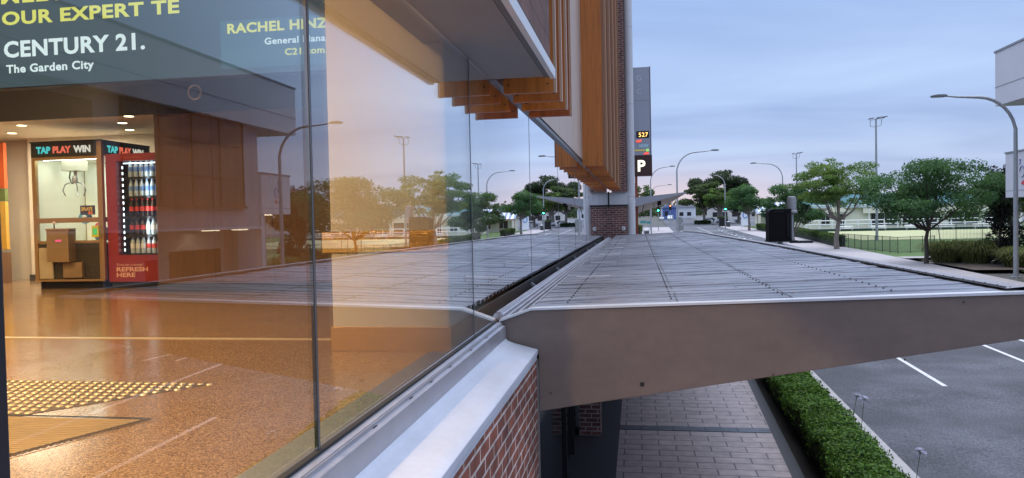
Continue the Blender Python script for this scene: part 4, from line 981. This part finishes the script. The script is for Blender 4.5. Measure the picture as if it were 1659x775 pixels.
struct(slab('entry_path',lambda y:21.0,lambda y:31,65.0,67.0,.135,cpath,4),'pale path branching off through the garden')
mb=MB(); mb.box(21.8,23.6,62.6,62.8,gz(62),gz(62)+.32,BLKM); tag(mb.obj('garden_edging'),'low black garden edging at the branching path','edging')
t=thing('sapling',(23.6,65,gz(65)),'thin bare sapling stake beside the branching path','sapling'); mb=MB(); mb.tube([(23.2,64,gz(64)),(23.25,64,gz(64)+1.6),(23.1,64,gz(64)+2.9)],.035,BARK,6); mb.obj('trunk',t)
struct(slab('garden_mulch',lambda y:21.3,lambda y:28,53,62.5,.13,mat('mulch',(.14,.10,.075),.95,var=.3),8),'brown mulch bed under the grasses')

# ------------------------------------------------------------------ buildings across the road
CR=mat('cream_wall',(.78,.72,.56),.8,var=.06); TR=mat('teal_roof',(.055,.15,.165),.85,var=.08); WIN=mat('club_window',(.02,.02,.024),.2)
club=thing('bowling_club',(45,146,gz(146)),'long cream bowling club with low teal roof and dark verandah openings','building')
zb=gz(146); Yf=146
B('wall',club,(30,66,Yf,Yf+14,zb,zb+4.5,CR),bevel=.02)
mb=MB(); mb.add([(29,Yf-.7,zb+4.1),(67,Yf-.7,zb+4.1),(67,Yf+16,zb+4.1),(29,Yf+16,zb+4.1),(34,Yf+7,zb+6.6),(62,Yf+7,zb+6.6)],[(0,1,5,4),(1,2,5),(2,3,4,5),(3,0,4),(0,3,2,1)],TR); rf=mb.obj('roof',club)
B('gutter',rf,(29,67,Yf-.76,Yf-.70,zb+3.98,zb+4.14,WHITE))
B('fascia_band',club,(40,66,Yf-.6,Yf-.5,zb+2.9,zb+4.0,CR))
for x0,x1,z0,z1 in ((33.0,34.4,.9,2.9),(36.2,37.0,.2,2.9),(41.5,46.0,.7,2.9),(47.0,53.0,.7,2.9),(54.5,59.5,.7,2.9),(60.5,65,.7,2.9)):
    w=B('window',club,(x0,x1,Yf-.06,Yf-.01,zb+z0,zb+z1,WIN)); B('frame',w,(x0-.08,x1+.08,Yf-.10,Yf-.06,zb+z0-.1,zb+z0,RW),(x0-.08,x1+.08,Yf-.10,Yf-.06,zb+z1,zb+z1+.1,RW),((x0+x1)/2-.04,(x0+x1)/2+.04,Yf-.10,Yf-.06,zb+z0,zb+z1,RW))
for x in (31,36,41,46.5,53.8,60,66): B('verandah_post',club,(x-.09,x+.09,Yf-.62,Yf-.5,zb,zb+4.0,RW))
mb=MB(); mb.prism([(33.2,zb+3.2),(37.8,zb+3.2),(35.5,zb+4.6)],'y',Yf-.9,Yf-.77,CR); mb.obj('gable',club)
B('awning',club,(32.6,34.8,Yf-.9,Yf-.02,zb+2.95,zb+3.05,RW),(36,37.3,Yf-.9,Yf-.02,zb+2.95,zb+3.05,RW))
EL=emis('lamp_warm',(1,.75,.42),6)
B('verandah_lamp',club,(47.5,47.9,Yf-.66,Yf-.61,zb+3.4,zb+3.6,EL))
vb=thing('verandah_cottage',(30,168,gz(168)),'cream cottage with striped blue and white verandah roof','building'); zb=gz(168)
B('wall',vb,(26,40,170,178,zb,zb+3.4,CR)); 
mb=MB()
for k in range(28):
    x=24.8+k*.55; mb.quad((x,167.4,zb+3.0),(x+.55,167.4,zb+3.0),(x+.55,173.5,zb+5.4),(x,173.5,zb+5.4),RW if k%2 else mat('stripe_blue',(.20,.27,.36),.5))
mb.box(25,40.2,173.4,180,zb+3.4,zb+5.3,mat('cottage_roof',(.30,.32,.34),.6)); mb.obj('roof',vb)
B('valance',vb,(24.8,40.2,167.36,167.42,zb+2.7,zb+3.02,mat('valance_rust',(.35,.20,.15),.7)))
for x in (25,28.5,32,35.5,39.8): B('verandah_post',vb,(x-.07,x+.07,167.5,167.64,zb,zb+2.9,mat('post_brown',(.25,.16,.10),.7)))
for x in (27,31,35): w=B('window',vb,(x,x+2,169.93,169.98,zb+.9,zb+2.6,WIN)); B('frame',w,(x-.08,x+2.08,169.9,169.93,zb+.82,zb+.9,RW),(x+.96,x+1.04,169.9,169.93,zb+.9,zb+2.6,RW))
# the white building opposite
WP=mat('white_render',(.55,.54,.56),.75,var=.05,vscale=.4); WG=mat('grey_render',(.36,.35,.37),.75,var=.05,vscale=.4); JO=mat('panel_joint',(.22,.22,.23),.7); BRN=mat('bronze_window',(.10,.07,.05),.25,var=.1)
wb=thing('office_building',(26,40,.4),'white panelled building with overhanging roof box across the road','building')
zb=gz(40)
B('main_wall',wb,(22.6,45,12,47.1,4.4,12.0,WG),(25.2,45,12,47.1,zb,4.4,WP),bevel=.02)
B('roof_box',wb,(22.05,46,12,51.8,10.9,14.2,WP),bevel=.02)
B('roof_trim',wb,(22.0,46,11.95,51.86,14.2,14.32,mat('trim_grey',(.25,.25,.27),.5)),(22.035,22.05,12,51.8,12.05,12.08,JO))
B('side_wing',wb,(22.4,40,47.1,51.3,5.2,7.9,WP),bevel=.02); B('wing_trim',wb,(22.36,40,47.1,51.34,7.9,8.0,JO))
B('wing_base',wb,(24.2,40,47.1,51.0,zb,5.2,WG)); B('wing_pier',wb,(22.5,22.9,47.15,47.6,zb,5.2,WP)); 
B('window_bay',wb,(22.48,22.62,33.5,45.0,5.7,11.4,BRN))
mb=MB()
for y in (33.5,36.4,39.3,42.2,44.9): mb.box(22.44,22.48,y,y+.1,5.7,11.4,mat('mullion_brown',(.06,.045,.035),.5))
for z in (7.3,9.3): mb.box(22.44,22.48,33.5,45,z,z+.12,MATS['mullion_brown'])
mb.box(22.3,22.5,33.4,45.1,11.4,11.6,MATS['mullion_brown']); mb.box(22.3,22.5,33.4,45.1,5.55,5.7,MATS['mullion_brown']); mb.obj('mullions',wb)
B('window_bay',wb,(22.48,22.62,14,31.5,5.7,10.4,BRN))
mb=MB()
for y in np.arange(12,47,3.8): mb.box(22.59,22.60,y,y+.03,4.4,12,JO)
for z in (8.2,): mb.box(22.59,22.60,45,47.1,z,z+.03,JO); mb.box(22.39,22.40,47.1,51.3,5.6,5.63,JO)
mb.obj('panel_joints',wb)
B('roller_shutter',wb,(25.12,25.2,31,35.2,zb,3.5,mat('shutter_brown',(.16,.12,.10),.6)),*[(25.09,25.12,31,35.2,zb+.1+k*.17,zb+.13+k*.17,mat('shutter_line',(.07,.05,.04),.6)) for k in range(19)])
B('door',wb,(25.14,25.2,38.8,39.8,zb,2.6,BRN)); B('door',wb,(25.14,25.2,41,46.5,zb,3.0,DARK))
B('poster',wb,(25.15,25.2,36.0,37.6,1.2,2.2,mat('poster_pale',(.55,.55,.5),.6)))
B('canopy_edge',wb,(22.3,25.2,12,47.0,4.25,4.4,WP))
for y0 in (41.2,44.6): B('lamp_strip',wb,(22.9,23.2,y0,y0+1.5,4.18,4.25,emis('lamp_recess',(1,.84,.55),4.0)))
B('lamp_strip',wb,(22.9,23.2,48.3,49.5,5.14,5.2,MATS['lamp_recess']))
area('recess_light',(23.3,43,4.1),3,45,(1,.75,.42),sy=.4)
bpy.data.objects['recess_light'].rotation_euler=(0,0,0)
mb=MB(); mb.tube([(22.38,49.2+.28*math.cos(2*PI*k/20),6.7+.32*math.sin(2*PI*k/20)) for k in range(17)],.025,mat('emblem_navy',(.08,.10,.30),.5),5); mb.obj('emblem',wb)
mb=MB(); mb.prism([(49.0,5.9),(49.35,6.0),(49.05,6.2)],'x',22.37,22.40,mat('emblem_red',(.6,.06,.06),.5)); mb.obj('emblem',wb)
textmesh('lettering','7',mat('emblem_navy',(.08,.10,.30),.5),wb,(22.385,49.55,7.1),(0,-1,0),(0,0,1),.2,.35,.03)

# ------------------------------------------------------------------ pylon sign and the next canopy
py_=thing('sign_pylon',(.25,33,0),'tall grey sign blade with lit message board and glowing parking sign','sign')
PG=mat('pylon_grey',(.36,.39,.46),.5,var=.04); yp=31.6
B('blade',py_,(-.15,.56,yp,yp+.35,7.02,10.60,PG),(.55,.585,yp-.01,yp+.36,6.2,10.62,mat('blade_edge',(.13,.12,.16),.5)),(-.15,.56,yp-.004,yp,9.25,9.265,JO),bevel=.003)
pb=B('parking_box',py_,(-.15,.60,yp-.03,yp+.38,6.17,7.02,mat('parking_brown',(.055,.022,.018),.45)),bevel=.006)
textmesh('lettering','P',emis('p_glow',(1,1,.80),1.5),pb,(.02,yp-.034,6.37),(1,0,0),(0,0,1),.31,.46,.03)
MU=mat('letter_grey',(.68,.70,.72),.5)
textmesh('lettering','G',MU,py_,(.03,yp-.006,10.06),(1,0,0),(0,0,1),.19,.22,-.01)
textmesh('lettering','C',MU,py_,(.03,yp-.006,9.52),(1,0,0),(0,0,1),.17,.22,-.01)
B('dash',py_,(.09,.15,yp-.008,yp-.003,9.86,9.875,MU))
ds=B('message_board',py_,(-.02,.50,yp-.012,yp,7.72,8.00,mat('board_black',(.015,.012,.012),.4)))
textmesh('lettering','527',emis('led_amber',(1,.55,.15),3.2),ds,(.08,yp-.016,7.77),(1,0,0),(0,0,1),.37,.18,.0,.004,1.12)
RD2=emis('led_red',(1,.10,.07),1.5)
B('led_arrow',py_,(-.02,.13,yp-.016,yp-.002,7.55,7.63,RD2),(.13,.18,yp-.016,yp-.002,7.57,7.66,RD2))
textmesh('lettering','NOW',emis('led_blue',(.25,.50,.72),.9),py_,(.10,yp-.014,7.34),(1,0,0),(0,0,1),.36,.13,.0)
B('led_bar',py_,(-.10,.32,yp-.014,yp-.002,7.19,7.25,emis('led_olive',(.45,.40,.12),.8)),(.36,.48,yp-.016,yp-.002,7.17,7.27,emis('led_green',(.35,.8,.2),1.0)))
mb=MB(); mb.prism([(.24,7.05),(.46,7.05),(.46,7.14),(.36,7.14),(.30,7.10)],'y',yp-.016,yp-.002,RD2); mb.obj('led_shape',py_)
B('pole',py_,(-.10,.0,yp+.1,yp+.25,.1,6.17,mat('pole_rust',(.30,.07,.04),.5)))
cn=thing('pointed_canopy',(1,34,5),'pointed grey canopy wedge sticking out beyond the brick pier','canopy')
CG=mat('canopy_grey',(.34,.36,.40),.5,var=.05); CU=mat('canopy_under',(.34,.31,.29),.6,var=.06)
mb=MB(); mb.prism([(-.1,4.92),(-.1,5.29),(1.93,5.46),(1.93,5.42)],'y',31.3,31.36,CG); mb.obj('front_beam',cn)
mb=MB(); mb.add([(-.1,31.36,4.93),(1.93,31.36,5.42),(1.80,44,5.25),(-.1,44,4.70),(-.1,31.36,5.28),(1.93,31.36,5.455),(1.80,44,5.45),(-.1,44,5.30)],[(0,1,2,3),(4,5,6,7),(1,2,6,5),(2,3,7,6)],CU); mb.obj('soffit',cn)
B('canopy_lamp',cn,(.62,.72,32.6,32.9,4.86,5.06,mat('fitting_pale',(.6,.6,.55),.5))); B('canopy_camera',cn,(.82,.98,33,33.1,4.98,5.16,BLKM),(.84,.88,33,33.05,4.9,5.0,BLKM))
mb=MB(); mb.tube([(.25,33,5.0),(.15,33.2,4.62)],.015,BLKM,6); mb.obj('stay',cn)

# ------------------------------------------------------------------ cars and the far end of the street
def car(label,x,y,rz,m,van=False):
    t=thing('parked_car',(x,y,gz(y)),label,'car','cars parked beyond the crossing'); zz=.35
    hgt=1.95 if van else 1.42
    prof=[(-2.1,.35),(-2.15,.75),(-2.0,.95),(-1.2,1.0),(-.6,hgt),(1.2,hgt),(1.9,1.0 if not van else hgt-.2),(2.15,.9),(2.15,.4)] if not van else [(-2.4,.35),(-2.45,.9),(-1.7,1.1),(-1.2,hgt),(2.3,hgt),(2.4,.9),(2.4,.4)]
    M_=Matrix.Translation((x,y,gz(y)))@Matrix.Rotation(rz,4,'Z')
    def put(mb,name,par=t,**k):
        mb.v=[tuple(M_@Vector(v)) for v in mb.v]; return mb.obj(name,par,**k)
    put(MB().prism(prof,'y',-.85,.85,m),'body',bevel=.06)
    g=mat('car_glass',(.015,.018,.022),.08)
    wp=[(-1.05,1.02),(-.55,hgt-.08),(1.1,hgt-.08),(1.6,1.02)] if not van else [(-1.6,1.15),(-1.2,hgt-.15),(.2,hgt-.15),(.2,1.15)]
    mb=MB(); mb.prism(wp,'y',-.865,-.85,g); mb.prism(wp,'y',.85,.865,g); put(mb,'window')
    mb=MB(); mb.prism([(-1.18,1.05),(-.66,hgt-.1),(-.70,hgt-.1),(-1.22,1.05)],'y',-.72,.72,g); put(mb,'windscreen')
    for sx in (-1.35,1.35):
        for sy in (-.88,.70):
            mb=MB(); mb.prism([(sx+.32*math.cos(2*PI*k/16),.32+.32*math.sin(2*PI*k/16)) for k in range(16)],'y',sy,sy+.18,BLACK); w=put(mb,'wheel')
            mb=MB(); mb.prism([(sx+.18*math.cos(2*PI*k/12),.32+.18*math.sin(2*PI*k/12)) for k in range(12)],'y',sy-.005,sy+.185,GREYST); put(mb,'rim',w)
    for sy in (-.6,.6): mb=MB(); mb.box(-2.17,-2.10,sy-.18,sy+.18,.68,.85,mat('headlight',(.7,.7,.7),.2)); put(mb,'headlight')
CWH=mat('car_white',(.70,.71,.73),.3); CSL=mat('car_silver',(.42,.43,.46),.3,.4); CDK=mat('car_dark',(.03,.035,.05),.3)
car('white van parked left of the big crossing trees',12.5,305,1.4,CWH,True)
car('white car parked under the big olive tree trunks',19.6,232,.2,CWH)
car('white car parked between the crossing trees',25.0,236,.1,CWH)
car('silver car parked at the right end of the crossing trees',31.0,240,.1,CSL)
car('white car parked behind the notice board',32.5,205,.1,CWH)
car('dark blue car parked among the crossing trees',21.8,246,.0,CDK)
car('silver car driving away in the far distance',9.0,300,1.55,CSL)
t=thing('market_tent',(11,330,gz(330)),'blue shed standing at the far end of the street','shed')
B('wall',t,(10.5,16,330,340,gz(330),gz(330)+5.0,mat('shed_blue',(.09,.14,.34),.6))); mb=MB(); mb.prism([(10.2,gz(330)+5),(16.3,gz(330)+5),(13.2,gz(330)+6.6)],'y',329.5,340.5,mat('shed_roof',(.14,.18,.34),.6)); mb.obj('roof',t)
B('window',t,(11.2,12.6,329.9,330,gz(330)+1.5,gz(330)+3.5,WIN))
for i,(x,y,w,h,c,l) in enumerate(((19,370,16,5,(.6,.6,.62),'low white hall behind the far parked van'),(38,300,22,5,(.55,.52,.48),'low pale shop row behind the big trees'),(66,290,26,6,(.5,.45,.42),'long beige shed far behind the cottage'),(-18,180,14,6,(.36,.30,.27),'brown shop on the left corner beyond the canopy'))):
    t=thing('distant_building',(x,y,gz(y)),l,'building','buildings at the end of the street'); z=gz(y)
    B('wall',t,(x-w/2,x+w/2,y,y+10,z,z+h,mat('far_wall_%s'%('abcd'[i]),c,.8)))
    mb=MB(); mb.prism([(x-w/2-.4,z+h),(x+w/2+.4,z+h),(x+w/2-2,z+h+1.4),(x-w/2+2,z+h+1.4)],'y',y-.5,y+10.5,mat('far_roof',(.30,.31,.33),.6)); mb.obj('roof',t)
    k=0
    xx=x-w/2+1.2
    while xx<x+w/2-2.4: B('window',t,(xx,xx+1.9,y-.06,y-.01,z+1.0,z+2.8,WIN)); xx+=3.6

# ------------------------------------------------------------------ sky, sun, camera
w=bpy.data.worlds.new('World'); sc.world=w; w.use_nodes=True
nt=w.node_tree; N=nt.nodes; L=nt.links; bg=N['Background']
SUN_EL,SUN_AZ=math.radians(62),math.radians(40)   # azimuth from +Y towards +X
sky=N.new('ShaderNodeTexSky'); sky.sky_type='NISHITA'; sky.sun_disc=False; sky.sun_elevation=SUN_EL; sky.sun_rotation=SUN_AZ
tc=N.new('ShaderNodeTexCoord'); sp=N.new('ShaderNodeSeparateXYZ'); L.new(tc.outputs['Generated'],sp.inputs[0])
K=11.6
def ramp(stops):
    r=N.new('ShaderNodeValToRGB'); e=r.color_ramp
    e.elements[0].position,e.elements[0].color=stops[0][0],stops[0][1]; e.elements[1].position,e.elements[1].color=stops[-1][0],stops[-1][1]
    for p,c in stops[1:-1]: q=e.elements.new(p); q.color=c
    return r
el=ramp([(0,srgb(190,196,219)),(.045,srgb(178,193,226)),(.12,srgb(170,192,231)),(.30,srgb(165,192,235)),(.55,srgb(190,206,240)),(1,srgb(226,232,246))])
L.new(sp.outputs[2],el.inputs[0])
# flat cloud sheet: direction projected on a plane overhead
dv=N.new('ShaderNodeMath'); dv.operation='ADD'; L.new(sp.outputs[2],dv.inputs[0]); dv.inputs[1].default_value=.10
cx1=N.new('ShaderNodeMath'); cx1.operation='DIVIDE'; L.new(sp.outputs[0],cx1.inputs[0]); L.new(dv.outputs[0],cx1.inputs[1])
cy1=N.new('ShaderNodeMath'); cy1.operation='DIVIDE'; L.new(sp.outputs[1],cy1.inputs[0]); L.new(dv.outputs[0],cy1.inputs[1])
cb=N.new('ShaderNodeCombineXYZ'); L.new(cx1.outputs[0],cb.inputs[0]); L.new(cy1.outputs[0],cb.inputs[1])
mp=N.new('ShaderNodeMapping'); mp.inputs['Scale'].default_value=(.5,.8,1); mp.inputs['Location'].default_value=(3,7,0); L.new(cb.outputs[0],mp.inputs[0])
nz=N.new('ShaderNodeTexNoise'); nz.inputs['Scale'].default_value=1.1; nz.inputs['Detail'].default_value=7; nz.inputs['Roughness'].default_value=.5; nz.inputs['Distortion'].default_value=.4; L.new(mp.outputs[0],nz.inputs[0])
nr=N.new('ShaderNodeMapRange'); nr.inputs['From Min'].default_value=.33; nr.inputs['From Max'].default_value=.68; L.new(nz.outputs[0],nr.inputs[0])
cl_=ramp([(0,(.80,.83,.89,1)),(.5,(.97,.98,1,1)),(1,(1.13,1.12,1.08,1))]); L.new(nr.outputs[0],cl_.inputs[0])
m1=N.new('ShaderNodeMix'); m1.data_type='RGBA'; m1.blend_type='MULTIPLY'; m1.inputs[0].default_value=1; L.new(el.outputs[0],m1.inputs[6]); L.new(cl_.outputs[0],m1.inputs[7])
# rosy light low over the end of the street
dt=N.new('ShaderNodeVectorMath'); dt.operation='DOT_PRODUCT'; L.new(tc.outputs['Generated'],dt.inputs[0]); dt.inputs[1].default_value=Vector((.01,1,.02)).normalized()
pr=N.new('ShaderNodeMapRange'); pr.inputs['From Min'].default_value=.972; pr.inputs['From Max'].default_value=1.0; pr.interpolation_type='SMOOTHSTEP'; L.new(dt.outputs['Value'],pr.inputs[0])
pz=N.new('ShaderNodeMapRange'); pz.inputs['From Min'].default_value=.085; pz.inputs['From Max'].default_value=.01; pz.interpolation_type='SMOOTHSTEP'; L.new(sp.outputs[2],pz.inputs[0])
pp=N.new('ShaderNodeMath'); pp.operation='MULTIPLY'; L.new(pr.outputs[0],pp.inputs[0]); L.new(pz.outputs[0],pp.inputs[1])
m2=N.new('ShaderNodeMix'); m2.data_type='RGBA'; L.new(pp.outputs[0],m2.inputs[0]); L.new(m1.outputs[2],m2.inputs[6]); m2.inputs[7].default_value=srgb(222,204,214)
# zenith of an overcast sky is brighter than the band near the horizon
zb_=N.new('ShaderNodeMapRange'); zb_.inputs['From Min'].default_value=.30; zb_.inputs['From Max'].default_value=1; zb_.inputs['To Min'].default_value=K; zb_.inputs['To Max'].default_value=K*3.2; L.new(sp.outputs[2],zb_.inputs[0])
sk=N.new('ShaderNodeVectorMath'); sk.operation='SCALE'; L.new(m2.outputs[2],sk.inputs[0]); L.new(zb_.outputs[0],sk.inputs['Scale'])
m3=N.new('ShaderNodeMix'); m3.data_type='RGBA'; m3.inputs[0].default_value=.10; L.new(sk.outputs[0],m3.inputs[6]); L.new(sky.outputs[0],m3.inputs[7])
L.new(m3.outputs[2],bg.inputs[0]); bg.inputs[1].default_value=.1
sl=bpy.data.lights.new('sun','SUN'); sl.energy=.5; sl.angle=math.radians(40); sl.color=(1,.93,.88)
so=bpy.data.objects.new('sun',sl); COL.objects.link(so)
d=Vector((math.sin(SUN_AZ)*math.cos(SUN_EL),math.cos(SUN_AZ)*math.cos(SUN_EL),math.sin(SUN_EL)))
so.rotation_euler=d.to_track_quat('Z','Y').to_euler(); so.location=(0,0,40)

cam=bpy.data.cameras.new('camera'); cam.sensor_width=36; cam.lens=1230/1659*36; cam.clip_end=3000; cam.clip_start=.05
co=bpy.data.objects.new('camera',cam); COL.objects.link(co)
co.matrix_world=Matrix.Translation((0,0,4.5))@Matrix.Rotation(math.radians(9.46),4,'Z')@Matrix.Rotation(math.radians(90-1.47),4,'X')@Matrix.Rotation(math.radians(-1.2),4,'Z')
sc.camera=co
sc.view_settings.view_transform='Standard'; sc.view_settings.look='None'; sc.view_settings.exposure=0; sc.view_settings.gamma=1; sc.view_settings.use_curve_mapping=False
sc.cycles.max_bounces=10; sc.cycles.transparent_max_bounces=16; sc.cycles.glossy_bounces=5; sc.cycles.use_denoising=True
sc.cycles.sample_clamp_indirect=4
